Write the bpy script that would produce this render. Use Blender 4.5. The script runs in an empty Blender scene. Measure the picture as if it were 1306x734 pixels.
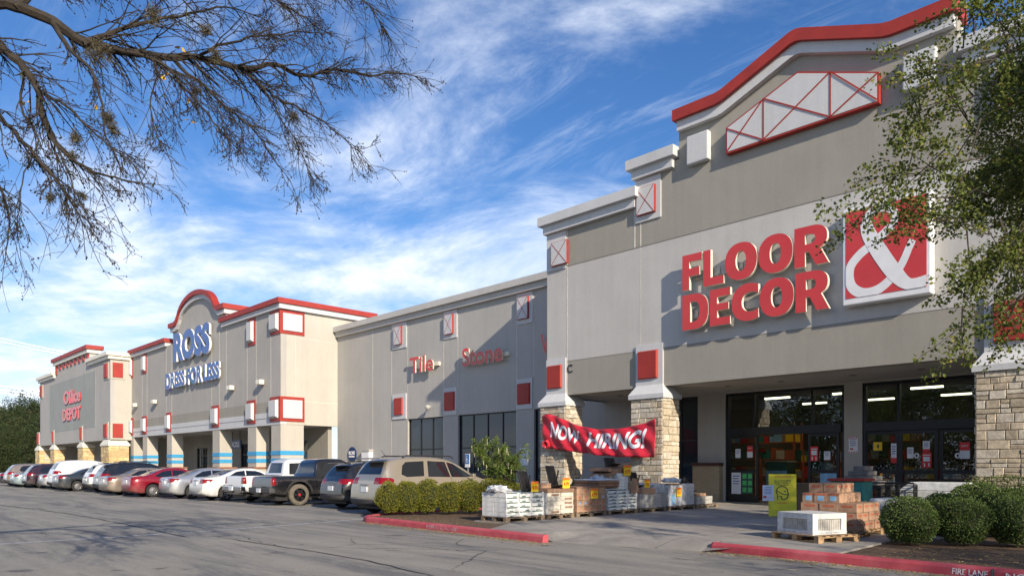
import bpy, bmesh, math, random
from mathutils import Vector, Matrix, noise
S = bpy.context.scene
COL = S.collection
R = math.radians
# ---------------------------------------------------------------- camera
F, CX, HY, EYE, A = 930.0, 653.0, 595.0, 1.5, R(45.85)
cam = bpy.data.cameras.new('camera'); camo = bpy.data.objects.new('camera', cam); COL.objects.link(camo)
camo.location = (0, 0, EYE); camo.rotation_euler = (R(90), 0, A)
cam.sensor_width = 36; cam.lens = 36*F/1306; cam.shift_y = (HY-367)/1306; cam.clip_end = 3000
S.camera = camo
# ---------------------------------------------------------------- light
SUN_D = Vector((-12.1, 3.8, -5.9)).normalized()
sl = bpy.data.lights.new('sun', 'SUN'); sl.energy = 3.5; sl.angle = R(0.53); sl.color = (1.0, 0.87, 0.70)
so = bpy.data.objects.new('sun', sl); COL.objects.link(so); so.rotation_euler = SUN_D.to_track_quat('-Z', 'Y').to_euler()
S.view_settings.view_transform = 'Standard'; S.view_settings.look = 'None'; S.view_settings.gamma = 1.0
S.view_settings.exposure = 0.86; S.view_settings.use_curve_mapping = False
wd = bpy.data.worlds.new('World'); S.world = wd; wd.use_nodes = True
class NT:
    """small node-tree writer"""
    def __init__(s, t): s.t = t; s.n = t.nodes; s.l = t.links
    def new(s, k, **p):
        n = s.n.new(k)
        for a, b in p.items(): setattr(n, a, b)
        return n
    def put(s, sock, v):
        if hasattr(v, 'links') or isinstance(v, bpy.types.NodeSocket): s.l.new(v, sock)
        else: sock.default_value = v
    def math(s, op, a, b=0.0, c=None, clamp=False):
        n = s.new('ShaderNodeMath', operation=op); n.use_clamp = clamp
        s.put(n.inputs[0], a); s.put(n.inputs[1], b)
        if c is not None: s.put(n.inputs[2], c)
        return n.outputs[0]
    def mix(s, f, a, b, mode='MIX'):
        n = s.new('ShaderNodeMix', data_type='RGBA', blend_type=mode)
        s.put(n.inputs[0], f); s.put(n.inputs[6], a if not isinstance(a, tuple) else (*a[:3], 1)); s.put(n.inputs[7], b if not isinstance(b, tuple) else (*b[:3], 1))
        return n.outputs[2]
    def ramp(s, v, a, b, c=0.0, d=1.0):
        n = s.new('ShaderNodeMapRange'); n.interpolation_type = 'SMOOTHSTEP'
        for i, x in enumerate((v, a, b, c, d)): s.put(n.inputs[i], x)
        return n.outputs[0]
    def noise(s, vec, scale, detail=4, rough=0.55, dist=0.0):
        n = s.new('ShaderNodeTexNoise'); s.put(n.inputs['Vector'], vec)
        n.inputs['Scale'].default_value = scale; n.inputs['Detail'].default_value = detail
        n.inputs['Roughness'].default_value = rough; n.inputs['Distortion'].default_value = dist
        return n.outputs['Fac']
    def mapping(s, vec, scale=(1, 1, 1), rot=(0, 0, 0), loc=(0, 0, 0)):
        n = s.new('ShaderNodeMapping'); s.put(n.inputs[0], vec)
        n.inputs['Location'].default_value = loc; n.inputs['Rotation'].default_value = rot; n.inputs['Scale'].default_value = scale
        return n.outputs[0]
w = NT(wd.node_tree); w.n.clear()
sky = w.new('ShaderNodeTexSky', sky_type='NISHITA'); sky.sun_disc = False
sky.sun_elevation = math.asin(-SUN_D.z); sky.sun_rotation = math.atan2(-SUN_D.x, -SUN_D.y)
sky.air_density = 1.0; sky.dust_density = 0.5; sky.ozone_density = 2.5
tc = w.new('ShaderNodeTexCoord').outputs['Generated']
sep = w.new('ShaderNodeSeparateXYZ'); w.put(sep.inputs[0], tc)
dz = w.math('MAXIMUM', sep.outputs[2], 0.0)
den = w.math('ADD', dz, 0.12)
cmb = w.new('ShaderNodeCombineXYZ')
w.put(cmb.inputs[0], w.math('DIVIDE', sep.outputs[0], den)); w.put(cmb.inputs[1], w.math('DIVIDE', sep.outputs[1], den))
pl = cmb.outputs[0]
m1 = w.mapping(pl, scale=(1.0, 1.25, 1), rot=(0, 0, R(-35)), loc=(3.1, 4.6, 0))
n1 = w.noise(m1, 1.25, 10, 0.64, 0.35)
m2 = w.mapping(pl, scale=(1.0, 1.3, 1), loc=(5.1, 2.2, 0))
n2 = w.noise(m2, 0.45, 4, 0.5, 0.1)
m3 = w.mapping(pl, scale=(0.7, 3.2, 1), rot=(0, 0, R(-62)), loc=(3.7, 1.0, 0))
n3 = w.noise(m3, 2.0, 10, 0.70, 0.6)
low = w.ramp(dz, 0.46, 0.24, 0.0, 1.0)
cov = w.math('ADD', w.math('MULTIPLY', n1, 0.62), w.math('ADD', w.math('MULTIPLY', n2, 0.42), w.math('MULTIPLY', low, 0.20)))
c1 = w.ramp(cov, 0.545, 0.76, 0.0, 0.92)
c2 = w.math('MULTIPLY', w.ramp(n3, 0.47, 0.78, 0.0, 0.45), w.ramp(n2, 0.40, 0.60, 0.2, 1.0))
cl = w.math('MAXIMUM', c1, c2)
hsv = w.new('ShaderNodeHueSaturation'); hsv.inputs['Hue'].default_value = 0.510; hsv.inputs['Saturation'].default_value = 1.27; hsv.inputs['Value'].default_value = 0.76
w.put(hsv.inputs['Color'], sky.outputs[0])
ccol = w.mix(w.ramp(n1, 0.42, 0.70), (3.9, 4.5, 5.6), (5.5, 5.8, 6.3))
skyc = w.mix(cl, hsv.outputs[0], ccol)
bg = w.new('ShaderNodeBackground'); w.put(bg.inputs[0], skyc); bg.inputs[1].default_value = 0.118
wo = w.new('ShaderNodeOutputWorld'); w.l.new(bg.outputs[0], wo.inputs[0])

# ---------------------------------------------------------------- projection helpers (photo pixel on a real plane -> metres)
def fx(px, Y): return Y*math.tan(math.atan((px-CX)/F)-A)
def Zc(X, Y): return -X*math.sin(A)+Y*math.cos(A)
def fz(px, py, Y): return EYE+(HY-py)/F*Zc(fx(px, Y), Y)
def g(px, py, z=0.0):
    Z = F*(EYE-z)/(py-HY); l = (px-CX)/F*Z
    return (-math.sin(A)*Z+math.cos(A)*l, math.cos(A)*Z+math.sin(A)*l)
def sx(px, X): return X/math.tan(math.atan((px-CX)/F)-A)
def cw(px, py, Z):
    l = (px-CX)/F*Z
    return Vector((-math.sin(A)*Z+math.cos(A)*l, math.cos(A)*Z+math.sin(A)*l, EYE+(HY-py)/F*Z))
# ---------------------------------------------------------------- object helpers
def tag(o, label=None, cat=None, group=None, kind=None):
    if label: o['label'] = label
    if cat: o['category'] = cat
    if group: o['group'] = group
    if kind: o['kind'] = kind
    return o
def thing(name, label, cat, loc=(0, 0, 0), rz=0, group=None):
    o = bpy.data.objects.new(name, None); COL.objects.link(o); o.location = loc; o.rotation_euler = (0, 0, rz)
    o.empty_display_size = 0.2
    return tag(o, label, cat, group)
class MB:
    def __init__(s): s.v = []; s.f = []; s.m = []
    def add(s, vs, fs, m=0):
        k = len(s.v); s.v.extend(tuple(p) for p in vs); s.f.extend(tuple(i+k for i in f) for f in fs); s.m.extend([m]*len(fs)); return s
    def box(s, x0, x1, y0, y1, z0, z1, m=0):
        return s.add([(x0,y0,z0),(x1,y0,z0),(x1,y1,z0),(x0,y1,z0),(x0,y0,z1),(x1,y0,z1),(x1,y1,z1),(x0,y1,z1)],
                     [(0,3,2,1),(4,5,6,7),(0,1,5,4),(1,2,6,5),(2,3,7,6),(3,0,4,7)], m)
    def tbox(s, mat, x0, x1, y0, y1, z0, z1, m=0):
        k = len(s.v); s.box(x0, x1, y0, y1, z0, z1, m)
        for i in range(k, k+8): s.v[i] = tuple(mat @ Vector(s.v[i]))
        return s
    def frus(s, b, t, z0, z1, m=0):   # b,t = (x0,x1,y0,y1)
        return s.add([(b[0],b[2],z0),(b[1],b[2],z0),(b[1],b[3],z0),(b[0],b[3],z0),(t[0],t[2],z1),(t[1],t[2],z1),(t[1],t[3],z1),(t[0],t[3],z1)],
                     [(0,3,2,1),(4,5,6,7),(0,1,5,4),(1,2,6,5),(2,3,7,6),(3,0,4,7)], m)
    def prism(s, poly, y0, y1, m=0):  # polygon in XZ, counter-clockwise seen from -Y
        n = len(poly)
        return s.add([(p[0], y0, p[1]) for p in poly]+[(p[0], y1, p[1]) for p in poly],
                     [tuple(range(n)), tuple(range(2*n-1, n-1, -1))]+[(i, i+n, (i+1) % n+n, (i+1) % n) for i in range(n)], m)
    def sheet(s, poly, z, m=0):
        return s.add([(p[0], p[1], z if len(p) < 3 else p[2]) for p in poly], [tuple(range(len(poly)))], m)
    def slab(s, poly, z0, z1, m=0):   # polygon in XY ccw from above
        n = len(poly)
        return s.add([(p[0], p[1], z0) for p in poly]+[(p[0], p[1], z1) for p in poly],
                     [tuple(range(n-1, -1, -1)), tuple(range(n, 2*n))]+[(i, (i+1) % n, (i+1) % n+n, i+n) for i in range(n)], m)
    def tube(s, pts, rad, n=6, m=0, cap=True):
        pts = [Vector(p) for p in pts]; k0 = len(s.v); N = len(pts)
        if not hasattr(rad, '__len__'): rad = [rad]*N
        up = None
        for i, p in enumerate(pts):
            d = (pts[min(i+1, N-1)]-pts[max(i-1, 0)])
            d = d.normalized() if d.length > 1e-9 else Vector((0, 0, 1))
            if up is None: up = d.orthogonal().normalized()
            up = (up-d*up.dot(d)); up = up.normalized() if up.length > 1e-6 else d.orthogonal().normalized()
            sd = d.cross(up)
            for j in range(n):
                a = 2*math.pi*j/n; s.v.append(tuple(p+(up*math.cos(a)+sd*math.sin(a))*rad[i]))
        for i in range(N-1):
            for j in range(n):
                a = k0+i*n+j; b = k0+i*n+(j+1) % n
                s.f.append((a, b, b+n, a+n)); s.m.append(m)
        if cap:
            s.f.append(tuple(k0+j for j in range(n-1, -1, -1))); s.m.append(m)
            s.f.append(tuple(k0+(N-1)*n+j for j in range(n))); s.m.append(m)
        return s
    def lathe(s, prof, n=24, axis='z', c=(0, 0, 0), m=0, mats=None):
        k0 = len(s.v); N = len(prof)
        for i, (r, h) in enumerate(prof):
            for j in range(n):
                a = 2*math.pi*j/n; x, y = r*math.cos(a), r*math.sin(a)
                p = (x, y, h) if axis == 'z' else ((x, h, y) if axis == 'y' else (h, x, y))
                s.v.append((p[0]+c[0], p[1]+c[1], p[2]+c[2]))
        for i in range(N-1):
            for j in range(n):
                a = k0+i*n+j; b = k0+i*n+(j+1) % n
                q = (a, b, b+n, a+n) if axis != 'y' else (a, a+n, b+n, b)
                s.f.append(q); s.m.append(mats[i] if mats else m)
        return s
    def build(s, name, mats, parent=None, smooth=False, org=None, bev=0):
        me = bpy.data.meshes.new(name)
        if org is not None: s.v = [(a-org[0], b-org[1], c-org[2]) for a, b, c in s.v]
        me.from_pydata(s.v, [], s.f)
        if not isinstance(mats, (list, tuple)): mats = [mats]
        for m in mats: me.materials.append(m)
        if len(mats) > 1: me.polygons.foreach_set('material_index', s.m)
        if smooth: me.polygons.foreach_set('use_smooth', [True]*len(s.f))
        me.update()
        o = bpy.data.objects.new(name, me); COL.objects.link(o)
        if org is not None: o.location = org
        if parent is not None:
            o.parent = parent
            if org is None and parent.type == 'EMPTY' and parent.get('world'): o.location = -Vector(parent.location)
        if bev:
            b = o.modifiers.new('bevel', 'BEVEL'); b.width = bev; b.segments = 2; b.limit_method = 'ANGLE'
        return o
def split_build(mb, name, mats, parent):
    """each separate piece becomes a part of its own"""
    par = list(range(len(mb.v)))
    def fd(i):
        while par[i] != i: par[i] = par[par[i]]; i = par[i]
        return i
    for f in mb.f:
        for q in f[1:]: par[fd(q)] = fd(f[0])
    gr = {}
    for f, m in zip(mb.f, mb.m): gr.setdefault(fd(f[0]), []).append((f, m))
    for k, fs in gr.items():
        n = MB(); mp = {}
        for f, m in fs:
            for i in f:
                if i not in mp: mp[i] = len(n.v); n.v.append(mb.v[i])
            n.f.append(tuple(mp[i] for i in f)); n.m.append(m)
        n.build(name, mats, parent)
def wthing(name, label, cat, loc, group=None):
    """thing whose parts are written in world coordinates"""
    o = thing(name, label, cat, loc, 0, group); o['world'] = 1; return o
def copy_tree(o, parent=None):
    c = o.copy(); COL.objects.link(c)
    if parent is not None: c.parent = parent
    for ch in list(o.children): copy_tree(ch, c)
    return c
def struct(o): o['kind'] = 'structure'; return o
# ---------------------------------------------------------------- text
FONT_CACHE = {}
def text_geo(txt, offset=0.0, shear=0.0, spacing=1.0, ext=0.5):
    k = (txt, offset, shear, spacing, ext)
    if k in FONT_CACHE: return FONT_CACHE[k]
    cu = bpy.data.curves.new('t', 'FONT'); cu.body = txt; cu.size = 1; cu.extrude = ext; cu.offset = offset
    cu.shear = shear; cu.space_character = spacing; cu.resolution_u = 4
    ob = bpy.data.objects.new('t', cu); COL.objects.link(ob)
    dg = bpy.context.evaluated_depsgraph_get(); me = bpy.data.meshes.new_from_object(ob.evaluated_get(dg))
    vs = [tuple(v.co) for v in me.vertices]; fs = [tuple(p.vertices) for p in me.polygons]; nz = [p.normal.z for p in me.polygons]
    bpy.data.objects.remove(ob); bpy.data.meshes.remove(me); bpy.data.curves.remove(cu)
    x0 = min(v[0] for v in vs); x1 = max(v[0] for v in vs); y0 = min(v[1] for v in vs); y1 = max(v[1] for v in vs)
    vs = [((x-x0)/(x1-x0), (y-y0)/(y1-y0), z/(ext*2) if ext else 0) for x, y, z in vs]   # unit box, z -0.5..0.5
    FONT_CACHE[k] = (vs, fs, nz); return FONT_CACHE[k]
def text_mb(txt, x0, x1, z0, z1, yf, depth, offset=0.0, shear=0.0, spacing=1.0, mb=None, mside=1, mface=0):
    """raised lettering on a wall facing -Y; yf = front face y"""
    vs, fs, nz = text_geo(txt, offset, shear, spacing)
    mb = mb or MB(); k = len(mb.v)
    for u, v, q in vs: mb.v.append((x0+u*(x1-x0), yf+(0.5-q)*depth, z0+v*(z1-z0)))
    for f, n in zip(fs, nz):
        mb.f.append(tuple(i+k for i in f)); mb.m.append(mface if n > 0.7 else mside)
    return mb
def text_flat(txt, org, ux, uy, wdt, hgt, mb=None, m=0, offset=0.0, shear=0.0, fn=None):
    """thin flat lettering on any plane; ux,uy unit vectors"""
    vs, fs, nz = text_geo(txt, offset, shear, 1.0)
    mb = mb or MB(); org = Vector(org); ux = Vector(ux); uy = Vector(uy); n_ = ux.cross(uy)
    mp = {}; 
    for f, n in zip(fs, nz):
        if n > 0.7:
            idx = []
            for i in f:
                if i not in mp:
                    u, v, q = vs[i]; mp[i] = len(mb.v)
                    mb.v.append(tuple(org+ux*(u*wdt)+uy*(v*hgt)) if fn is None else tuple(fn(u, v)))
                idx.append(mp[i])
            mb.f.append(tuple(idx)); mb.m.append(m)
    return mb
# ---------------------------------------------------------------- materials
MATS = {}
def base_mat(name):
    m = bpy.data.materials.new(name); m.use_nodes = True; t = NT(m.node_tree); b = t.n['Principled BSDF']; MATS[name] = m
    return m, t, b
def bump(t, b, h, strength=0.3, dist=0.01):
    n = t.new('ShaderNodeBump'); n.inputs['Strength'].default_value = strength; n.inputs['Distance'].default_value = dist
    t.put(n.inputs['Height'], h); t.l.new(n.outputs[0], b.inputs['Normal'])
def plain(name, c, rough=0.6, metal=0.0, var=0.12, scale=6.0, bmp=0.0, bscale=60.0, coat=0.0, spec=0.5, isl=0.0):
    m, t, b = base_mat(name); o = t.new('ShaderNodeTexCoord').outputs['Object']
    f = t.noise(o, scale, 5, 0.6)
    f2 = t.ramp(f, 0.3, 0.7, 1-var, 1+var)
    if isl:
        gi = t.new('ShaderNodeNewGeometry').outputs['Random Per Island']
        f2 = t.math('MULTIPLY', f2, t.math('ADD', t.math('MULTIPLY', gi, 2*isl), 1-isl))
    vm = t.new('ShaderNodeVectorMath', operation='SCALE'); vm.inputs[0].default_value = c; t.put(vm.inputs['Scale'], f2)
    t.put(b.inputs['Base Color'], vm.outputs[0]); b.inputs['Roughness'].default_value = rough; b.inputs['Metallic'].default_value = metal
    b.inputs['Coat Weight'].default_value = coat; b.inputs['Coat Roughness'].default_value = 0.05; b.inputs['Specular IOR Level'].default_value = spec
    if bmp: bump(t, b, t.noise(o, bscale, 4, 0.6), bmp, 0.01)
    return m
def stucco(name, c):
    m, t, b = base_mat(name); o = t.new('ShaderNodeTexCoord').outputs['Object']
    n1 = t.noise(o, 0.35, 6, 0.65, 0.3); n2 = t.noise(t.mapping(o, scale=(2.2, 2.2, 0.12)), 1.6, 6, 0.65)
    n3 = t.noise(o, 26, 3, 0.6)
    f = t.math('ADD', t.math('ADD', t.ramp(n1, .3, .7, -.05, .05), t.ramp(n2, .3, .75, .025, -.045)), t.ramp(n3, .3, .7, .96, 1.04))
    vm = t.new('ShaderNodeVectorMath', operation='SCALE'); vm.inputs[0].default_value = c; t.put(vm.inputs['Scale'], f)
    t.put(b.inputs['Base Color'], vm.outputs[0]); b.inputs['Roughness'].default_value = 0.92; b.inputs['Specular IOR Level'].default_value = 0.2
    bump(t, b, t.math('ADD', t.noise(o, 60, 4, 0.7), t.math('MULTIPLY', t.noise(o, 1.2, 2), 2.0)), 0.35, 0.012)
    return m
def leafmat(name, c1, c2, c3, trans=0.25, rough=0.55):
    m, t, b = base_mat(name); r = t.new('ShaderNodeNewGeometry').outputs['Random Per Island']
    o = t.new('ShaderNodeTexCoord').outputs['Object']
    a = t.mix(t.ramp(r, 0.2, 0.75), c1, c2); a = t.mix(t.ramp(r, 0.86, 0.97), a, c3)
    a = t.mix(t.ramp(t.noise(o, 1.3, 3), 0.35, 0.7, 0.0, 0.5), a, tuple(x*0.72 for x in c2))
    t.put(b.inputs['Base Color'], a); b.inputs['Roughness'].default_value = rough; b.inputs['Specular IOR Level'].default_value = 0.25
    tr = t.new('ShaderNodeBsdfTranslucent'); t.put(tr.inputs[0], a)
    mx = t.new('ShaderNodeMixShader'); mx.inputs[0].default_value = trans
    out = t.n['Material Output']; t.l.new(b.outputs[0], mx.inputs[1]); t.l.new(tr.outputs[0], mx.inputs[2]); t.l.new(mx.outputs[0], out.inputs[0])
    return m
def glassmat(name, tint, refl=0.12, alpha=0.75, rough=0.0):
    """window glass: part mirror, part see-through tinted"""
    m, t, b = base_mat(name); t.n.remove(b)
    gl = t.new('ShaderNodeBsdfGlossy'); gl.inputs[0].default_value = (0.92, 0.95, 1.0, 1); gl.inputs['Roughness'].default_value = rough
    tr = t.new('ShaderNodeBsdfTransparent'); tr.inputs[0].default_value = (*tint, 1)
    lw = t.new('ShaderNodeLayerWeight'); lw.inputs[0].default_value = 0.5
    f = t.math('ADD', t.math('MULTIPLY', t.math('POWER', lw.outputs['Facing'], 3.0), 0.75), refl, clamp=True)
    mx = t.new('ShaderNodeMixShader'); t.put(mx.inputs[0], f)
    t.l.new(tr.outputs[0], mx.inputs[1]); t.l.new(gl.outputs[0], mx.inputs[2]); t.l.new(mx.outputs[0], t.n['Material Output'].inputs[0])
    return m
def emis(name, c, s):
    m, t, b = base_mat(name); b.inputs['Base Color'].default_value = (*c, 1); b.inputs['Emission Color'].default_value = (*c, 1); b.inputs['Emission Strength'].default_value = s
    return m
def paint(name, c, metal=0.0, rough=0.35, coat=1.0):
    m, t, b = base_mat(name); o = t.new('ShaderNodeTexCoord').outputs['Object']
    sp = t.new('ShaderNodeSeparateXYZ'); t.put(sp.inputs[0], o)
    dirt = t.math('MULTIPLY', t.ramp(sp.outputs[2], 0.75, 0.2), t.ramp(t.noise(o, 5, 5, 0.7), 0.3, 0.75, 0.15, 0.65))
    a = t.mix(t.math('ADD', dirt, t.ramp(t.noise(o, 3, 5, 0.7), .4, .8, 0.0, 0.10)), c, (0.16, 0.14, 0.115))
    t.put(b.inputs['Base Color'], a); b.inputs['Metallic'].default_value = metal
    t.put(b.inputs['Roughness'], t.ramp(dirt, 0, 0.5, rough, 0.75)); b.inputs['Coat Weight'].default_value = coat; b.inputs['Coat Roughness'].default_value = 0.04
    t.put(b.inputs['Coat Weight'], t.ramp(dirt, 0, 0.5, coat, 0.1))
    return m
# ================================================================ material library
random.seed(4)
M = MATS
stucco('light_stucco', (0.50, 0.49, 0.465)); stucco('beige_stucco', (0.325, 0.31, 0.27)); stucco('wing_stucco', (0.415, 0.405, 0.38))
stucco('white_stucco', (0.55, 0.56, 0.565)); stucco('ross_stucco', (0.40, 0.385, 0.355)); stucco('ross_light', (0.47, 0.445, 0.39))
stucco('office_stucco', (0.43, 0.42, 0.395)); stucco('office_grey', (0.33, 0.35, 0.33)); stucco('soffit', (0.45, 0.43, 0.40))
plain('red_paint', (0.335, 0.030, 0.020), 0.6, var=0.10, scale=2.0, bmp=0.15)
plain('sign_red', (0.58, 0.028, 0.026), 0.3, var=0.06, scale=1.5, coat=0.3)
plain('sign_cream', (0.74, 0.70, 0.58), 0.45, var=0.08, scale=3)
plain('sign_white', (0.78, 0.79, 0.80), 0.35, var=0.05, scale=3)
plain('sign_blue', (0.035, 0.115, 0.37), 0.35, var=0.08, scale=2)
plain('sky_blue_paint', (0.04, 0.30, 0.56), 0.5, var=0.08)
plain('reveal', (0.17, 0.155, 0.135), 0.9); plain('reveal_light', (0.58, 0.55, 0.48), 0.9)
plain('dark_metal', (0.016, 0.019, 0.024), 0.38, 0.3, var=0.15, scale=3)
plain('black_plastic', (0.012, 0.012, 0.013), 0.45, var=0.2)
plain('mortar', (0.30, 0.26, 0.20), 0.95, bmp=0.4)
for i, c in enumerate([(0.52, 0.47, 0.38), (0.47, 0.4, 0.29), (0.58, 0.53, 0.43), (0.40, 0.34, 0.25), (0.53, 0.45, 0.33)]):
    plain('stone%d' % i, c, 0.9, var=0.22, scale=9, bmp=0.9, bscale=18)
STONES = [M['stone%d' % i] for i in range(5)]
for i, c in enumerate([(0.62, 0.47, 0.24), (0.58, 0.42, 0.20), (0.66, 0.53, 0.30), (0.52, 0.37, 0.19), (0.64, 0.50, 0.25)]):
    plain('ystone%d' % i, c, 0.9, var=0.2, scale=4, bmp=0.8, bscale=12)
YSTONES = [M['ystone%d' % i] for i in range(5)]
plain('brown_cap', (0.075, 0.026, 0.02), 0.6); plain('roof_grey', (0.25, 0.25, 0.25), 0.9)
glassmat('shop_glass', (0.62, 0.68, 0.70), 0.10); 
m, t, b = base_mat('tinted_glass'); b.inputs['Base Color'].default_value = (0.022, 0.030, 0.042, 1); b.inputs['Roughness'].default_value = 0.06; b.inputs['Specular IOR Level'].default_value = 0.6
bump(t, b, t.noise(t.new('ShaderNodeTexCoord').outputs['Object'], 0.5, 2), 0.04, 0.05)
emis('lamp_glow', (1.0, 0.84, 0.52), 5.0)
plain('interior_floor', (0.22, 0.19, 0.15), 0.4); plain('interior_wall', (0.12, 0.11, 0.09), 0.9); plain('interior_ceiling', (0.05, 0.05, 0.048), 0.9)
# ground
m, t, b = base_mat('asphalt'); o = t.new('ShaderNodeTexCoord').outputs['Object']
big = t.noise(o, 0.16, 5, 0.6, 0.5); mid = t.noise(o, 1.1, 6, 0.7); fine = t.noise(o, 55, 4, 0.8); stk = t.noise(t.mapping(o, scale=(0.35, 2.4, 1)), 0.5, 6, 0.7)
a = t.mix(t.ramp(big, 0.35, 0.66), (0.115, 0.118, 0.124), (0.185, 0.180, 0.164))
a = t.mix(t.ramp(stk, 0.34, 0.62, 0, 0.75), a, (0.25, 0.24, 0.215))
a = t.mix(t.ramp(mid, 0.52, 0.78, 0, 0.45), a, (0.052, 0.055, 0.064))
st2 = t.noise(t.mapping(o, scale=(0.12, 1.0, 1), rot=(0, 0, R(-12))), 0.75, 6, 0.75, 0.6)
a = t.mix(t.ramp(st2, 0.47, 0.61, 0, 0.75), a, (0.062, 0.068, 0.082))
st3 = t.noise(t.mapping(o, scale=(0.25, 1.6, 1), rot=(0, 0, R(8)), loc=(9, 3, 0)), 1.2, 7, 0.8, 0.4)
a = t.mix(t.ramp(st3, 0.49, 0.64, 0, 0.65), a, (0.25, 0.24, 0.215))
a = t.mix(t.ramp(fine, 0.35, 0.75, 0.0, 0.5), a, (0.27, 0.262, 0.24))
a = t.mix(t.ramp(t.noise(o, 22, 5, 0.8), 0.54, 0.66, 0, 0.65), a, (0.04, 0.04, 0.043))
a = t.mix(t.ramp(t.noise(o, 14, 6, 0.85), 0.56, 0.70, 0, 0.6), a, (0.33, 0.32, 0.29))
a = t.mix(t.ramp(t.noise(o, 1.1, 3, 0.6), 0.63, 0.72, 0, 0.6), a, (0.04, 0.04, 0.045))
vo = t.new('ShaderNodeTexVoronoi', feature='DISTANCE_TO_EDGE'); vo.inputs['Scale'].default_value = 0.33
dv = t.new('ShaderNodeVectorMath', operation='ADD'); nc = t.new('ShaderNodeTexNoise'); nc.inputs['Scale'].default_value = 0.9; nc.inputs['Detail'].default_value = 6; t.put(nc.inputs['Vector'], o)
t.put(dv.inputs[0], o); t.l.new(nc.outputs['Color'], dv.inputs[1]); t.l.new(dv.outputs[0], vo.inputs['Vector'])
ck = t.math('MULTIPLY', t.ramp(vo.outputs['Distance'], 0.010, 0.003), t.ramp(t.noise(o, 0.22, 3), 0.50, 0.62))
a = t.mix(t.math('MULTIPLY', ck, 0.75), a, (0.018, 0.018, 0.020))
a = t.mix(1.0, a, (1.27, 1.24, 1.17), 'MULTIPLY'); t.put(b.inputs['Base Color'], a); b.inputs['Roughness'].default_value = 0.86; b.inputs['Specular IOR Level'].default_value = 0.35
bump(t, b, t.math('ADD', fine, t.math('MULTIPLY', mid, 2.0)), 0.55, 0.012)
m, t, b = base_mat('concrete'); o = t.new('ShaderNodeTexCoord').outputs['Object']
a = t.mix(t.ramp(t.noise(o, 0.5, 6, 0.7, 0.4), 0.32, 0.7), (0.19, 0.18, 0.162), (0.35, 0.325, 0.285))
a = t.mix(t.ramp(t.noise(o, 2.6, 6, 0.75), 0.5, 0.8, 0, 0.6), a, (0.11, 0.104, 0.095))
a = t.mix(t.ramp(t.noise(o, 70, 3, 0.7), 0.4, 0.75, 0, 0.35), a, (0.38, 0.36, 0.32))
br = t.new('ShaderNodeTexBrick'); br.offset = 0.0; br.inputs['Scale'].default_value = 1.0; br.inputs['Brick Width'].default_value = 2.6; br.inputs['Row Height'].default_value = 2.6; br.inputs['Mortar Size'].default_value = 0.012; br.inputs['Mortar Smooth'].default_value = 0.2
t.put(br.inputs['Vector'], o); a = t.mix(t.math('MULTIPLY', br.outputs['Fac'], 0.75), a, (0.05, 0.046, 0.04))
t.put(b.inputs['Base Color'], a); b.inputs['Roughness'].default_value = 0.9; bump(t, b, t.noise(o, 50, 5, 0.7), 0.3, 0.006)
m, t, b = base_mat('mulch'); o = t.new('ShaderNodeTexCoord').outputs['Object']
a = t.mix(t.ramp(t.noise(o, 9, 6, 0.8), 0.3, 0.7), (0.045, 0.028, 0.018), (0.17, 0.105, 0.062)); a = t.mix(t.ramp(t.noise(o, 45, 3), 0.58, 0.7), a, (0.30, 0.21, 0.11))
t.put(b.inputs['Base Color'], a); b.inputs['Roughness'].default_value = 0.95; bump(t, b, t.noise(o, 24, 6, 0.8), 1.0, 0.03)
m, t, b = base_mat('kerb_red'); o = t.new('ShaderNodeTexCoord').outputs['Object']
a = t.mix(t.ramp(t.noise(o, 1.6, 6, 0.75), 0.36, 0.7), (0.44, 0.055, 0.075), (0.50, 0.115, 0.13))
a = t.mix(t.ramp(t.noise(t.mapping(o, scale=(1.0, 1.0, 5.0)), 3.0, 7, 0.8), 0.56, 0.70, 0, 0.75), a, (0.13, 0.035, 0.045))
a = t.mix(t.ramp(t.noise(o, 38, 4, 0.8), 0.66, 0.74, 0, 0.8), a, (0.36, 0.31, 0.28))
t.put(b.inputs['Base Color'], a); b.inputs['Roughness'].default_value = 0.7; bump(t, b, t.noise(o, 40, 5, 0.8), 0.5, 0.008)
def worn(name, c, th0, th1, under):
    m, t, b = base_mat(name); o = t.new('ShaderNodeTexCoord').outputs['Object']
    a = t.mix(t.ramp(t.noise(o, 7, 7, 0.85), th0, th1), c, under); t.put(b.inputs['Base Color'], a); b.inputs['Roughness'].default_value = 0.85
    return m
worn('road_white', (0.42, 0.44, 0.46), 0.50, 0.60, (0.14, 0.14, 0.14)); worn('road_faint', (0.20, 0.20, 0.20), 0.40, 0.55, (0.105, 0.105, 0.105)); worn('stencil_white', (0.78, 0.74, 0.74), 0.54, 0.64, (0.46, 0.09, 0.11))
worn('stencil_faded', (0.55, 0.36, 0.38), 0.44, 0.60, (0.46, 0.09, 0.11))
plain('crack_seal', (0.032, 0.034, 0.04), 0.8)
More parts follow.
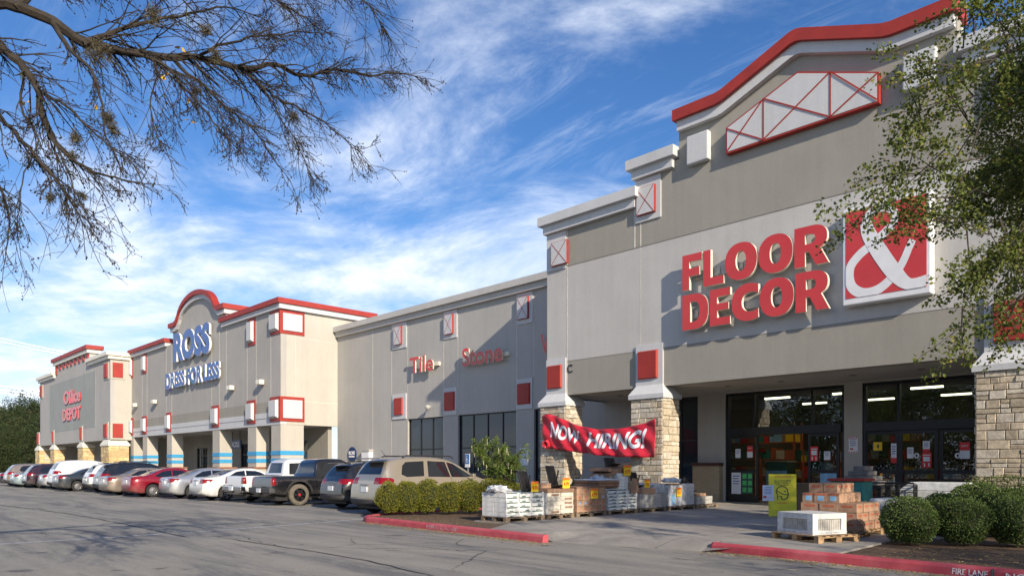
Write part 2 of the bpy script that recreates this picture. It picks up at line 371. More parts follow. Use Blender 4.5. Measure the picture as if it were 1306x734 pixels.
# goods
plain('carton_white', (0.60, 0.615, 0.60), 0.6, var=0.16, scale=9, isl=0.12); plain('carton_cream', (0.56, 0.53, 0.45), 0.7, var=0.16, scale=8)
plain('carton_green', (0.03, 0.10, 0.075), 0.6); plain('carton_brown', (0.36, 0.225, 0.145), 0.8, var=0.18, scale=7); plain('carton_brown2', (0.25, 0.15, 0.095), 0.8, var=0.2, scale=7)
plain('carton_grey', (0.36, 0.36, 0.34), 0.7, var=0.2, scale=7); plain('tape', (0.42, 0.30, 0.18), 0.4); plain('carton_orange', (0.42, 0.12, 0.06), 0.7)
plain('wrap', (0.52, 0.54, 0.56), 0.22, var=0.3, scale=14, bmp=0.6, bscale=16, coat=0.4)
plain('pallet_wood', (0.36, 0.235, 0.125), 0.85, var=0.3, scale=8, bmp=0.3); plain('pallet_old', (0.20, 0.15, 0.105), 0.9, var=0.3, scale=8)
plain('price_yellow', (0.85, 0.58, 0.02), 0.5, var=0.03); plain('price_orange', (0.85, 0.20, 0.03), 0.5, var=0.03); plain('price_red', (0.65, 0.03, 0.03), 0.5)
plain('sign_yellow', (0.85, 0.74, 0.03), 0.45, var=0.04); plain('paper', (0.74, 0.77, 0.82), 0.6, var=0.05); plain('ink', (0.03, 0.03, 0.035), 0.6); plain('ink_blue', (0.05, 0.09, 0.35), 0.6)
plain('teal', (0.035, 0.22, 0.19), 0.6, var=0.15); plain('label_blue', (0.22, 0.45, 0.68), 0.6)
m, t, b = base_mat('banner_red'); o = t.new('ShaderNodeTexCoord').outputs['Object']
a = t.mix(t.ramp(t.noise(o, 2.5, 5), .3, .7), (0.50, 0.014, 0.035), (0.62, 0.03, 0.05)); t.put(b.inputs['Base Color'], a); b.inputs['Roughness'].default_value = 0.42
bump(t, b, t.noise(t.mapping(o, scale=(1, 1, 2.2), rot=(0, R(25), 0)), 2.6, 4, 0.6), 0.7, 0.05)
plain('tile_stone', (0.40, 0.39, 0.36), 0.7, var=0.2); plain('galv', (0.45, 0.46, 0.47), 0.4, 0.7)
# plants
leafmat('oak_leaf', (0.07, 0.10, 0.018), (0.16, 0.195, 0.036), (0.30, 0.25, 0.05), 0.3); leafmat('box_leaf', (0.055, 0.10, 0.022), (0.12, 0.18, 0.046), (0.16, 0.16, 0.05), 0.15)
leafmat('gold_leaf', (0.10, 0.125, 0.014), (0.22, 0.22, 0.028), (0.34, 0.25, 0.05), 0.15); leafmat('hedge_leaf', (0.06, 0.095, 0.025), (0.13, 0.15, 0.045), (0.30, 0.24, 0.11), 0.2)
leafmat('willow_leaf', (0.075, 0.13, 0.022), (0.15, 0.21, 0.045), (0.20, 0.20, 0.06)); leafmat('far_leaf', (0.025, 0.045, 0.015), (0.055, 0.08, 0.028), (0.10, 0.075, 0.025), 0.1)
leafmat('litter_leaf', (0.32, 0.22, 0.085), (0.44, 0.32, 0.13), (0.50, 0.40, 0.10), 0.05); leafmat('moss_clump', (0.10, 0.085, 0.05), (0.14, 0.12, 0.075), (0.09, 0.09, 0.04), 0.1)
plain('bush_core', (0.022, 0.030, 0.010), 0.95, var=0.3, scale=10, bmp=0.8); plain('bark', (0.032, 0.025, 0.018), 0.95, var=0.35, scale=12, bmp=1.0, bscale=30); plain('oak_bark', (0.07, 0.058, 0.045), 0.95, var=0.3, scale=10, bmp=1.0, bscale=25)
plain('pod', (0.42, 0.38, 0.26), 0.7); plain('yellow_leaf', (0.62, 0.36, 0.03), 0.6)

# ================================================================ ground
D, W = 22.45, 26.1
mb = MB(); mb.sheet([(-900, -700), (700, -700), (700, 1100), (-900, 1100)], 0.0); struct(mb.build('asphalt_ground', M['asphalt']))
ZW = 0.14
# walkway in front of the stores, with a ramp down to the lane between the two red kerbs
mb = MB()
yk = 12.1
mb.slab([(-17.2, 11.0), (-9.75, 10.65), (-9.75, yk), (-17.2, yk)][::1], 0.004, ZW) if False else None
mb.slab([(-9.9, yk), (-6.9, yk), (-6.9, W+.2), (-9.9, W+.2)], 0.0, ZW)
mb.add([(-9.9, 10.75, .008), (-6.95, 11.45, .008), (-6.95, yk, ZW), (-9.9, yk, ZW), (-9.9, 10.75, -.02), (-6.95, 11.45, -.02)], [(0, 1, 2, 3), (0, 4, 5, 1)])
mb.slab([(-6.1, 11.70), (-4.7, 11.64), (-4.8, 14.5), (-4.1, 16.5), (-3.3, 18.5), (-3.3, W+.2), (-6.9, W+.2), (-6.9, yk)], 0.0, ZW)
mb.add([(-9.9, 10.75, .008), (-9.9, yk, ZW), (-10.75, 10.82, ZW)], [(0, 1, 2)]); mb.add([(-6.95, 11.45, .008), (-6.1, 11.70, ZW), (-6.9, yk, ZW)], [(0, 1, 2)])
mb.slab([(-11.9, 10.88), (-10.75, 10.82), (-9.9, yk), (-9.9, W+.2), (-14.2, W+.2), (-14.0, 12.25), (-12.7, 12.25)], 0.0, ZW)
mb.slab([(-43.9, 21.0), (-14.2, 21.0), (-14.2, W+.2), (-43.9, W+.2)], 0.0, ZW)
mb.slab([(-110, 19.0), (-43.9, 19.0), (-43.9, W+4), (-110, W+4)], 0.0, ZW)
mb.slab([(-3.3, 20.6), (14, 20.6), (14, W+.2), (-3.3, W+.2)], 0.0, ZW)
struct(mb.build('walkway', M['concrete']))
mb = MB(); mb.slab([(-16.9, 11.08), (-11.9, 10.78), (-12.7, 12.25), (-14.0, 12.25), (-14.2, 21.0), (-17.92, 21.0), (-17.92, 12.3), (-17.6, 11.5)][::1], 0.0, 0.11); struct(mb.build('planting_bed', M['mulch']))
mb = MB(); mb.slab([(-4.8, 11.64), (9, 10.9), (9, 20.6), (-3.4, 20.6), (-3.4, 18.5), (-4.2, 16.5), (-4.9, 14.5)], 0.0, 0.11); struct(mb.build('planting_bed', M['mulch']))
def kerb(path, name, wdt=0.16, h=0.15, ends=True):
    """rounded-top kerb swept along a ground path (face on the right-hand side of travel, towards the lane)"""
    mb = MB(); prof = [(0.0, 0.0), (0.012, h*0.72), (0.035, h*0.93), (0.06, h), (wdt, h), (wdt, 0)]
    P = [Vector((p[0], p[1], 0)) for p in path]; N = len(P); n = len(prof)
    for i, p in enumerate(P):
        d = (P[min(i+1, N-1)]-P[max(i-1, 0)]).normalized(); nr = Vector((-d.y, d.x, 0))
        k = path[i][2] if len(path[i]) > 2 else 1.0
        for a, z in prof: q = p+nr*a; mb.v.append((q.x, q.y, z*k))
    for i in range(N-1):
        for j in range(n-1):
            a = i*n+j; mb.f.append((a, a+n, a+n+1, a+1)); mb.m.append(0)
    mb.f.append(tuple(range(n))); mb.f.append(tuple((N-1)*n+j for j in range(n-1, -1, -1))); mb.m += [0, 0]
    return struct(mb.build(name, M['kerb_red']))
def lerp(a, b, t): return a+(b-a)*t
lk = [(-18.05, 20.9), (-18.05, 12.4), (-17.95, 11.95), (-17.7, 11.45), (-17.35, 11.1), (-17.0, 10.96)]+[(lerp(-16.9, -9.95, i/12), lerp(10.96, 10.50, i/12)) for i in range(1, 12)]+[(-9.95, 10.50)]
kerb(lk, 'kerb')
rk = [(-6.98, 11.78), (-6.86, 11.62), (-6.6, 11.60)]+[(lerp(-6.4, 9, i/14), lerp(11.60, 10.75, i/14)) for i in range(15)]
kerb(rk, 'kerb')
# lettering stencilled on the kerb faces
def kerbtext(txt, x0, x1, ln, zlo, zhi):
    (ax, ay), (bx, by) = ln
    def fn(u, v):
        x = lerp(x0, x1, u); y = lerp(ay, by, (x-ax)/(bx-ax)); return (x, y-0.004+0.012*v, lerp(zlo, zhi, v))
    return text_flat(txt, (0, 0, 0), (1, 0, 0), (0, 0, 1), 1, 1, offset=0.012, fn=fn)
LN = ((-6.4, 11.60), (9, 10.75)); LL = ((-16.9, 10.96), (-9.95, 10.50))
x0, x1 = fx(1211, 11.3), fx(1257, 11.28)
mb = kerbtext('FIRE LANE', x0, x1, LN, 0.022, 0.105); k = kerbtext('NO PARKING', fx(1280, 11.27), fx(1280, 11.27)+0.95, LN, 0.022, 0.105); mb.add(k.v, k.f)
struct(mb.build('kerb_marking', M['stencil_white']))
mb = kerbtext('FIRE LANE', fx(545, 10.8), fx(586, 10.75), LL, 0.03, 0.115); struct(mb.build('kerb_marking', M['stencil_faded']))
mb = MB(); xj = fx(1266, 11.28); mb.box(xj-.006, xj+.006, 11.2, 11.34, 0.0, 0.152); struct(mb.build('kerb_joint', M['crack_seal']))
# painted lines and sealed cracks, as sheets just above the asphalt
def strip(pts, wd, z, name, mat, jit=0.0):
    mb = MB(); P = [Vector((p[0], p[1], 0)) for p in pts]
    Q = []
    for i in range(len(P)-1):
        n = max(1, int((P[i+1]-P[i]).length/0.35)) if jit else 1
        for k in range(n): Q.append(P[i].lerp(P[i+1], k/n))
    Q.append(P[-1])
    for i, p in enumerate(Q):
        d = (Q[min(i+1, len(Q)-1)]-Q[max(i-1, 0)]).normalized(); nr = Vector((-d.y, d.x, 0))
        o_ = nr*random.uniform(-jit, jit); ww = wd*(random.uniform(.6, 1.3) if jit else 1)
        mb.v += [tuple(p+o_+nr*ww/2+Vector((0, 0, z))), tuple(p+o_-nr*ww/2+Vector((0, 0, z)))]
    for i in range(len(Q)-1): mb.f.append((2*i, 2*i+1, 2*i+3, 2*i+2)); mb.m.append(0)
    return struct(mb.build(name, mat))
G = lambda *a: g(*a)
strip([G(-60, 697), G(206, 680.5)], 0.13, 0.004, 'lane_marking', M['road_white']); strip([G(232, 679), G(330, 672), G(468, 661)], 0.13, 0.004, 'lane_marking', M['road_white'])
strip([G(12, 643.5), G(150, 639)], 0.12, 0.004, 'lane_marking', M['road_faint'])
strip([G(-30, 641), G(20, 646), G(90, 655), G(160, 668), G(235, 684)], 0.05, 0.008, 'pavement_crack', M['crack_seal'], 0.02)
strip([G(270, 683), G(340, 694), G(400, 703), G(470, 715), G(560, 736), G(640, 760)], 0.03, 0.008, 'pavement_crack', M['crack_seal'], 0.02)
for i in range(17):
    X = -18.25-3.05*i-(0.1 if i else 0)
    strip([(X, 12.6), (X, 17.8)], 0.10, 0.004, 'lane_marking', M['road_white'])
# fallen leaves along the gutter and over the bed
mb = MB(); random.seed(9)
def litter(n, fn, s0=0.012, s1=0.028):
    for _ in range(n):
        x, y, z = fn(); a = random.random()*6.28; s = random.uniform(s0, s1); tl = random.uniform(-.35, .35)
        ca, sa = math.cos(a), math.sin(a)
        mb.add([(x-ca*s, y-sa*s, z+.004), (x+sa*s*.5, y-ca*s*.5, z+.006+abs(tl)*s), (x+ca*s, y+sa*s, z+.005), (x-sa*s*.5, y+ca*s*.5, z+.005)], [(0, 1, 2, 3)])
def gut():
    x = random.uniform(-6.9, 3); return x, 11.60-(x+6.4)*.0552-abs(random.gauss(0, .22))-.02, 0.001
litter(3200, gut, .008, .024)
def gut2():
    x = random.uniform(-17, -9.6); return x, 10.96-(x+16.9)*.0662-abs(random.gauss(0, .22))-.03, 0.001
litter(2000, gut2, .008, .024)
def bedl():
    x = random.uniform(-4.2, 3); return x, random.uniform(11.7, 13.6)-x*.03, 0.112
litter(1100, bedl)
def bedl2():
    return random.uniform(-16.8, -13.6), 11.1+abs(random.gauss(0, .6)), 0.112
litter(600, bedl2, .01, .022)
def anyw():
    q = g(random.uniform(0, 1306), 650+80*random.random()**.7); return q[0], min(q[1], 10.3), 0.001
litter(420, anyw, .008, .02)
o = mb.build('fallen_leaves', M['litter_leaf']); tag(o, 'dry fallen leaves scattered on the asphalt along the red kerbs', 'leaves', kind='stuff')
def wains():
    m, t, b = base_mat('wainscot'); o = t.new('ShaderNodeTexCoord').outputs['Object']; br = t.new('ShaderNodeTexBrick'); t.put(br.inputs['Vector'], t.mapping(o, rot=(R(90), 0, 0)))
    br.inputs['Scale'].default_value = 1; br.inputs['Brick Width'].default_value = .3; br.inputs['Row Height'].default_value = .09; br.inputs['Mortar Size'].default_value = .006
    br.inputs['Color1'].default_value = (.42, .35, .235, 1); br.inputs['Color2'].default_value = (.36, .30, .20, 1); br.inputs['Mortar'].default_value = (.26, .22, .16, 1)
    t.l.new(br.outputs['Color'], b.inputs['Base Color']); b.inputs['Roughness'].default_value = .9
wains(); plain('brown_cap2', (0.26, 0.11, 0.055), 0.7); plain('sign_navy', (0.012, 0.035, 0.12), 0.4)
plain('label_blue2', (0.03, 0.16, 0.42), 0.5)
# ================================================================ buildings
xc = -10.17
def mir(x): return 2*xc-x
def veneer(mb, o, ux, uz, wdt, hgt, nrm, rnd, nm=5, course=(0.13, 0.30), wid=(0.2, 0.55)):
    """random ashlar stones standing proud of a wall face (rows are split and merged at random)"""
    o = Vector(o); ux = Vector(ux); uz = Vector(uz); nrm = Vector(nrm)
    cells = []; z = 0
    while z < hgt-.02:
        h = min(rnd.uniform(*course), hgt-z)
        if hgt-z-h < .08: h = hgt-z
        x = 0
        while x < wdt-.01:
            q = min(rnd.uniform(*wid), wdt-x)
            if wdt-x-q < .12: q = wdt-x
            if h > .22 and rnd.random() < .35: cells += [(x, z, q, h*.5), (x, z+h*.5, q, h*.5)]
            else: cells.append((x, z, q, h))
            x += q
        z += h
    for (x, z, q, h) in cells:
        gp = .008; t = rnd.uniform(.012, .04); m = rnd.randrange(nm); e = .012; j = lambda: rnd.uniform(-.004, .004)
        b = [(x+gp, z+gp), (x+q-gp, z+gp), (x+q-gp, z+h-gp), (x+gp, z+h-gp)]
        f = [(x+gp+e+j(), z+gp+e+j()), (x+q-gp-e+j(), z+gp+e+j()), (x+q-gp-e+j(), z+h-gp-e+j()), (x+gp+e+j(), z+h-gp-e+j())]
        vs = [tuple(o+ux*a+uz*c+nrm*.001) for a, c in b]+[tuple(o+ux*a+uz*c+nrm*(t+rnd.uniform(-.004, .004))) for a, c in f]
        mb.add(vs, [(4, 5, 6, 7), (0, 1, 5, 4), (1, 2, 6, 5), (2, 3, 7, 6), (3, 0, 4, 7)], m)
def stone_pier(par, x0, x1, y0, y1, z1, seed, stones, z0=0.0, course=(0.13, .3), wid=(.2, .55)):
    mb = MB(); mb.box(x0+.03, x1-.03, y0+.03, y1-.03, z0, z1); p = mb.build('stone_pier', M['mortar'], par)
    rnd = random.Random(seed); v = MB(); e = .03
    veneer(v, (x0+e, y0+e, z0), (1, 0, 0), (0, 0, 1), x1-x0-2*e, z1-z0, (0, -1, 0), rnd, 5, course, wid)
    veneer(v, (x1-e, y0+e, z0), (0, 1, 0), (0, 0, 1), y1-y0-2*e, z1-z0, (1, 0, 0), rnd, 5, course, wid)
    veneer(v, (x0+e, y1-e, z0), (0, -1, 0), (0, 0, 1), y1-y0-2*e, z1-z0, (-1, 0, 0), rnd, 5, course, wid)
    v.build('stone_facing', stones, p); return p
def capital(par, b, t, z0, z1, m, z2=None):
    mb = MB(); mb.box(b[0], b[1], b[2], b[3], z0, z0+.16); mb.frus(b, t, z0+.16, z1); return mb.build('capital', m, par)
def wall_open(mb, x0, x1, z0, z1, y0, y1, ops, m=0):
    xs = x0
    for a, b, c, d in sorted(ops):
        if a > xs: mb.box(xs, a, y0, y1, z0, z1, m)
        if c > z0: mb.box(a, b, y0, y1, z0, c, m)
        if d < z1: mb.box(a, b, y0, y1, d, z1, m)
        xs = b
    if xs < x1: mb.box(xs, x1, y0, y1, z0, z1, m)
def window(par, x0, x1, z0, z1, y, mull, rails, glass='tinted_glass', bar=.06, name='window', dep=.1):
    """aluminium frame with mullions and rails; pane is a child"""
    f = MB(); f.box(x0, x0+bar, y, y+dep, z0, z1); f.box(x1-bar, x1, y, y+dep, z0, z1)
    f.box(x0+bar, x1-bar, y, y+dep, z0, z0+bar); f.box(x0+bar, x1-bar, y, y+dep, z1-bar, z1)
    for q in mull: f.box(q-bar/2, q+bar/2, y+.004, y+dep-.004, z0+bar, z1-bar)
    for r in rails: f.box(x0+bar, x1-bar, y+.008, y+dep-.008, r-bar/2, r+bar/2)
    fr = f.build(name, M['dark_metal'], par)
    p = MB(); p.box(x0+bar*.5, x1-bar*.5, y+dep*.45, y+dep*.55, z0+bar*.5, z1-bar*.5); p.build('pane', M[glass], fr)
    return fr
def cornice2(mb, x0, x1, y, ztop, m=0, o1=.38, o2=.2, h1=.36, h2=.34, ends=True, back=.5):
    a = x0; b = x1
    mb.box(a, b, y-o1, y+back, ztop-h1, ztop, m)
    mb.box(a+(.16 if ends else 0), b-(.16 if ends else 0), y-o2, y+back-.01, ztop-h1-h2, ztop-h1, m)
def redpanel(par, x0, x1, z0, z1, y, bx=None, plate='white_stucco', prot=.09):
    """raised white plate with a red panel on it"""
    p = MB(); p.box(x0, x1, y-.06, y+.02, z0, z1); pl_ = p.build('panel_plate', M[plate], par)
    a, b, c, d = bx
    q = MB(); q.frus((0, 0, 0, 0), (0, 0, 0, 0), 0, 0) if False else None
    e = .04
    q.add([(a, y-.06, c), (b, y-.06, c), (b, y-.06, d), (a, y-.06, d), (a+e, y-.06-prot, c+e), (b-e, y-.06-prot, c+e), (b-e, y-.06-prot, d-e), (a+e, y-.06-prot, d-e)],
          [(4, 5, 6, 7), (0, 1, 5, 4), (1, 2, 6, 5), (2, 3, 7, 6), (3, 0, 4, 7)])
    q.build('red_panel', M['red_paint'], pl_); return pl_
def xbox(par, x0, x1, z0, z1, y, b, plate='white_stucco', prot=.12):
    """white plate, red-sided box, white face with a thin red X"""
    p = MB(); p.box(x0, x1, y-.05, y+.02, z0, z1); pl_ = p.build('panel_plate', M[plate], par)
    a, c, d, e = b; yf = y-.05-prot
    q = MB(); q.box(a, c, yf, y-.05, d, e, 0); q.box(a+.014, c-.014, yf-.006, yf-.001, d+.014, e-.014, 1)
    for s in (0, 1):
        p0 = Vector((a+.03, yf-.014, d+.03 if s else e-.03)); p1 = Vector((c-.03, yf-.014, e-.03 if s else d+.03)); dr = (p1-p0).normalized(); n = Vector((-dr.z, 0, dr.x))*.011
        q.add([p0-n, p1-n, p1+n, p0+n, p0-n+Vector((0, .008, 0)), p1-n+Vector((0, .008, 0)), p1+n+Vector((0, .008, 0)), p0+n+Vector((0, .008, 0))], [(0, 1, 2, 3), (7, 6, 5, 4), (0, 4, 5, 1), (3, 2, 6, 7)], 0)
    q.build('lattice_box', [M['red_paint'], M['white_stucco']], pl_); return pl_
# ---------------------------------------------------------------- the big flooring store (tall block + long low wing)
ST = wthing('store_building', 'tall grey store with red gabled top, stone piers and a long low wing', 'building', (xc, W, 0))
XL, XR = -21.0, .66
# tall front wall in three colour bands
mb = MB(); mb.box(XL, XR, D, D+.45, 4.45, 5.83); mb.box(XL, XR, D-.05, D, 5.60, 5.60) if False else None; mb.build('lower_band', M['beige_stucco'], ST)
mb = MB(); mb.box(XL, XR, D, D+.45, 5.83, 9.72); mb.build('front_wall', M['light_stucco'], ST)
PP = [(-14.62, 14.14), (-12.95, 14.14), (-12.72, 14.18), (-12.5, 14.26), (-10.35, 15.08), (-10.17, 15.11)]
PP = PP+[(mir(x), z) for x, z in PP[-2::-1]]
def off(path, dz, dx=0): return [(x+(dx if i == 0 else (-dx if i == len(path)-1 else 0)), z-dz) for i, (x, z) in enumerate(path)]
top = off(PP, .4, .2)
poly = [(XL, 9.72), (XR, 9.72), (XR, 11.5), (mir(-16.45), 11.5), (mir(-16.45), 12.5), (mir(-14.8), 12.5)]+[(p[0], p[1]) for p in reversed(top)]
poly[6] = (mir(-14.55), poly[6][1]); poly = poly[:5]+[(mir(-14.55), 12.5)]+poly[6:]
poly[-1] = (-14.55, poly[-1][1]); poly += [(-14.55, 12.5), (-16.45, 12.5), (-16.45, 11.5), (XL, 11.5)]
# split so every face stays flat and simple
mb = MB()
mb.box(XL, -16.45, D, D+.45, 9.72, 11.5); mb.box(mir(-16.45), XR, D, D+.45, 9.72, 11.5)
mb.box(-16.45, -14.55, D, D+.45, 9.72, 12.5); mb.box(mir(-14.55), mir(-16.45), D, D+.45, 9.72, 12.5)
for i in range(len(top)-1):
    a, b = top[i], top[i+1]; xa = -14.55 if i == 0 else a[0]; xb = mir(-14.55) if i == len(top)-2 else b[0]
    mb.prism([(xa, 9.72), (xb, 9.72), (xb, b[1]), (xa, a[1])], D, D+.45)
mb.build('upper_wall', M['beige_stucco'], ST)
mb = MB()
for nm_, (dz0, dz1, yo, dx) in {'r': (0, .38, .35, 0)}.items():
    for i in range(len(PP)-1):
        a, b = PP[i], PP[i+1]; mb.prism([(a[0], a[1]-.38), (b[0], b[1]-.38), (b[0], b[1]), (a[0], a[1])], D-.35, D+.75)
mb.build('red_coping', M['red_paint'], ST)
mb = MB(); WP = off(PP, .38, .1)
for i in range(len(WP)-1):
    a, b = WP[i], WP[i+1]; mb.prism([(a[0], a[1]-.34), (b[0], b[1]-.34), (b[0], b[1]), (a[0], a[1])], D-.2, D+.72)
mb.build('white_moulding', M['white_stucco'], ST)
mb = MB(); cornice2(mb, XL-.22, -16.2, D, 11.91); cornice2(mb, mir(-16.2), XR+.22, D, 11.91)
cornice2(mb, -16.65, -14.56, D, 12.93, back=1.1); cornice2(mb, mir(-14.56), mir(-16.65), D, 12.93, back=1.1)
for s in (XL-.22,): mb.box(s, s+.5, D+.5, D+14, 11.55, 11.91); mb.box(s+.16, s+.5, D+.5, D+14, 11.21, 11.55)
split_build(mb, 'cornice', M['white_stucco'], ST)
mb = MB(); mb.box(XL, XL+.35, D+.45, D+14, 4.45, 11.5); mb.box(XR-.35, XR, D+.45, D+22, 0, 11.5); mb.box(XL, XL+.35, W+.35, D+14, 0, 4.45); split_build(mb, 'side_wall', M['light_stucco'], ST)
mb = MB(); mb.box(XL+.35, XR-.35, D+.46, D+22, 9.6, 9.9); mb.box(-43.9, XL-.01, W+.36, W+22, 9.6, 9.8); split_build(mb, 'roof', M['roof_grey'], ST)
mb = MB(); mb.box(-14.5, mir(-14.5), D+.46, D+.75, 9.9, 13.6); mb.build('parapet_backing', M['beige_stucco'], ST)
# reveals
mb = MB(); mb.box(XL, XR, D-.004, D, 9.70, 9.735); mb.box(XL, XR, D-.004, D, 5.82, 5.84); split_build(mb, 'reveal', M['reveal'], ST)
mb = MB()
for x in (-19.88, -16.22, mir(-16.22), mir(-19.88)): mb.box(x-.025, x+.025, D-.006, D, 4.47 if x < -19 else 9.74, 9.69 if x < -19 else 12.2)
for x in (-19.88, -16.49, mir(-16.49)): mb.box(x-.03, x+.03, D-.006, D, 9.74, 11.2)
for x in (-16.22,): mb.box(x-.012, x+.012, D-.004, D, 5.9, 9.69)
split_build(mb, 'reveal_light', M['reveal_light'], ST)
# gable lattice panel
tr = [(-12.58, 12.0), (mir(-12.62), 12.0), (mir(-12.62), 12.88), (-10.12, 13.82), (-12.58, 12.88)]
mb = MB(); mb.prism(tr, D-.22, D)
gp = mb.build('gable_panel', M['red_paint'], ST)
tin = [(-12.53, 12.06), (mir(-12.57), 12.06), (mir(-12.57), 12.85), (-10.12, 13.76), (-12.53, 12.85)]
mb = MB(); mb.prism(tin, D-.23, D-.222); mb.build('panel_face', M['white_stucco'], gp)
mb = MB()
def bar(mb, a, b, y, w_=.022):
    p0 = Vector((a[0], y, a[1])); p1 = Vector((b[0], y, b[1])); dr = (p1-p0).normalized(); n = Vector((-dr.z, 0, dr.x))*w_; h = Vector((0, .01, 0))
    mb.add([p0-n, p1-n, p1+n, p0+n, p0-n+h, p1-n+h, p1+n+h, p0+n+h], [(0, 1, 2, 3), (0, 4, 5, 1), (2, 6, 7, 3)])
v1, v2 = -11.24, -9.1; zt = lambda x: 12.88+(1-abs(x+10.12)/2.46)*.94
for k_, (a, b) in enumerate([((v1, 12.05), (v1, zt(v1))), ((v2, 12.05), (v2, zt(v2))), ((-12.55, 12.05), (v1, zt(v1)-.02)), ((-12.55, 12.84), (v1, 12.05)), ((v1, 12.05), (v2, zt(v2)-.02)), ((v1, zt(v1)-.02), (v2, 12.05)), ((v2, 12.05), (mir(-12.58), 12.84)), ((v2, zt(v2)-.02), (mir(-12.58), 12.08))]):
    bar(mb, a, b, D-.242-.002*k_)
mb.build('lattice', M['red_paint'], gp)
for x0_, x1_ in ((-14.1, -13.25), (mir(-13.25), mir(-14.1))):
    mb = MB(); mb.box(x0_, x1_, D-.25, D, 12.06, 13.06); mb.build('white_block', M['white_stucco'], ST, bev=.04)
xb1 = (fx(700.5, D-.27), fx(720.5, D-.27), 9.82, 10.78)
for s in (0, 1):
    q = xb1 if not s else (mir(xb1[1]), mir(xb1[0]), xb1[2], xb1[3])
    a0, a1 = (XL+.02, -19.92) if not s else (mir(-19.92), XR-.02)
    xbox(ST, a0, a1, 9.66, 11.2, D, q)
    a0, a1 = (-16.42, -15.30) if not s else (mir(-15.30), mir(-16.42))
    q = (-16.3, -15.5, 10.85, 11.85) if not s else (mir(-15.5), mir(-16.3), 10.85, 11.85)
    xbox(ST, a0, a1, 10.62, 12.2, D, q)
for s in (0, 1):
    for (a0, a1, r0, r1, z0_, z1_, rz0, rz1) in ((XL+.0, -19.92, -20.92, -20.1, 4.5, 5.98, 4.75, 5.72), (-16.40, -15.2, -16.28, -15.40, 4.5, 6.02, 4.75, 5.80)):
        if s: a0, a1, r0, r1 = mir(a1), mir(a0), mir(r1), mir(r0)
        redpanel(ST, a0, a1, z0_, z1_, D, (r0, r1, rz0, rz1))
# piers
for i, (x0_, x1_, t0, t1) in enumerate([(-21.16, -19.71, -21.0, -19.92), (-16.48, -15.03, -16.36, -15.2), (mir(-15.03), mir(-16.48), mir(-15.2), mir(-16.36)), (mir(-19.71), mir(-21.16), mir(-19.92), -.0+mir(-21.0))]):
    stone_pier(ST, x0_, x1_, 22.15, 23.25, 4.0, 11+i, STONES)
    capital(ST, (x0_-.05, x1_+.05, 22.10, 23.30), (t0, t1, D-.07, 23.1), 4.0, 4.52, M['white_stucco'])
mb = MB(); mb.box(XL+.02, XR-.02, D+.45, W, 4.45, 4.6); mb.box(XL+.02, XR-.02, D+.02, D+.45, 4.445, 4.449) if False else None
sf = mb.build('soffit', M['soffit'], ST)
mb = MB()
for x in (-18.5, -13.6, -11.6, -9.2, -7.2, -2.5): mb.lathe([(0.0, 4.43), (.1, 4.435), (.12, 4.449)], 14, 'z', (x, 24.2, 0))
mb.build('downlight', M['reveal'], sf)
# store front wall (wing and entrances share one plane)
E1 = (-14.79, -10.21); E2 = (-9.6, -5.0); WT = 4.38
ops = [(-35.91, -32.46, .2, WT), (-31.21, -26.54, .2, WT), (-25.32, -23.7, .2, WT), (-22.25, -20.67, .2, WT), (-18.2, -16.03, .2, WT), (E1[0], E1[1], 0, WT), (E2[0], E2[1], 0, WT)]
mb = MB(); wall_open(mb, -43.97, XL, 0, 10.3, W, W+.3, [o_ for o_ in ops if o_[1] < XL]); mb.build('wing_wall', M['wing_stucco'], ST)
mb = MB(); wall_open(mb, XL, XR-.4, 0, 4.45, W, W+.3, [o_ for o_ in ops if o_[1] > XL and o_[0] > XL-0.1]); mb.build('entrance_wall', M['wing_stucco'], ST)
mb = MB(); mb.box(-22.0, XL, W, W+.3, 0, 0.01) if False else None
window(ST, -35.91, -32.46, .2, WT, W+.12, [lerp(-35.91, -32.46, k/3) for k in (1, 2)], [2.55])
window(ST, -31.21, -26.54, .2, WT, W+.12, [lerp(-31.21, -26.54, k/4) for k in (1, 2, 3)], [2.55])
window(ST, -25.32, -23.7, .2, WT, W+.12, [-24.5], [2.55]); window(ST, -22.25, -20.67, .2, WT, W+.12, [-21.9], [2.9]) if False else window(ST, -22.25, -21.02, .2, WT, W+.12, [-21.7], [])
window(ST, -20.98, -20.67, .2, WT, W+.12, [], []); window(ST, -18.2, -16.03, .2, WT, W+.12, [-16.9], [2.6])
mb = MB()
mb.box(-44.0, XL-.02, W-.38, W+.4, 10.62, 10.96); mb.box(-43.99, XL-.02, W-.2, W+.38, 10.3, 10.62); split_build(mb, 'cornice', M['light_stucco'], ST)
mb = MB()
for a, b in ((-37.6, -35.91), (-32.46, -31.21), (-26.54, -25.32)):
    mb.box(a-.02, a+.02, W-.006, W, .2, 10.3); mb.box(b-.02, b+.02, W-.006, W, WT, 10.3)
mb.box(-39.7, -39.67, W-.006, W, .2, 10.3); split_build(mb, 'reveal_light', M['reveal_light'], ST)
for a0, a1 in ((-37.45, -36.0), (-32.4, -31.25), (-26.5, -25.36)):
    c_ = (a0+a1)/2
    xbox(ST, a0, a1, 8.72, 10.28, W, (c_-.44, c_+.32, 8.95, 10.05)); redpanel(ST, a0+.02, a1-.02, 4.42, 5.95, W, (c_-.48, c_+.42, 4.66, 5.72))
for a, b in ((-17.0, -14.9), (-20.5, -18.35)):
    mb = MB(); mb.box(a+.9 if a > -18 else a, b, W-.28, W, ZW, 1.55, 0); mb.box((a+.85 if a > -18 else a-.04), b+.03, W-.34, W, 1.55, 1.67, 1)
    mb.build('wainscot', [M['wainscot'], M['brown_cap']], ST)
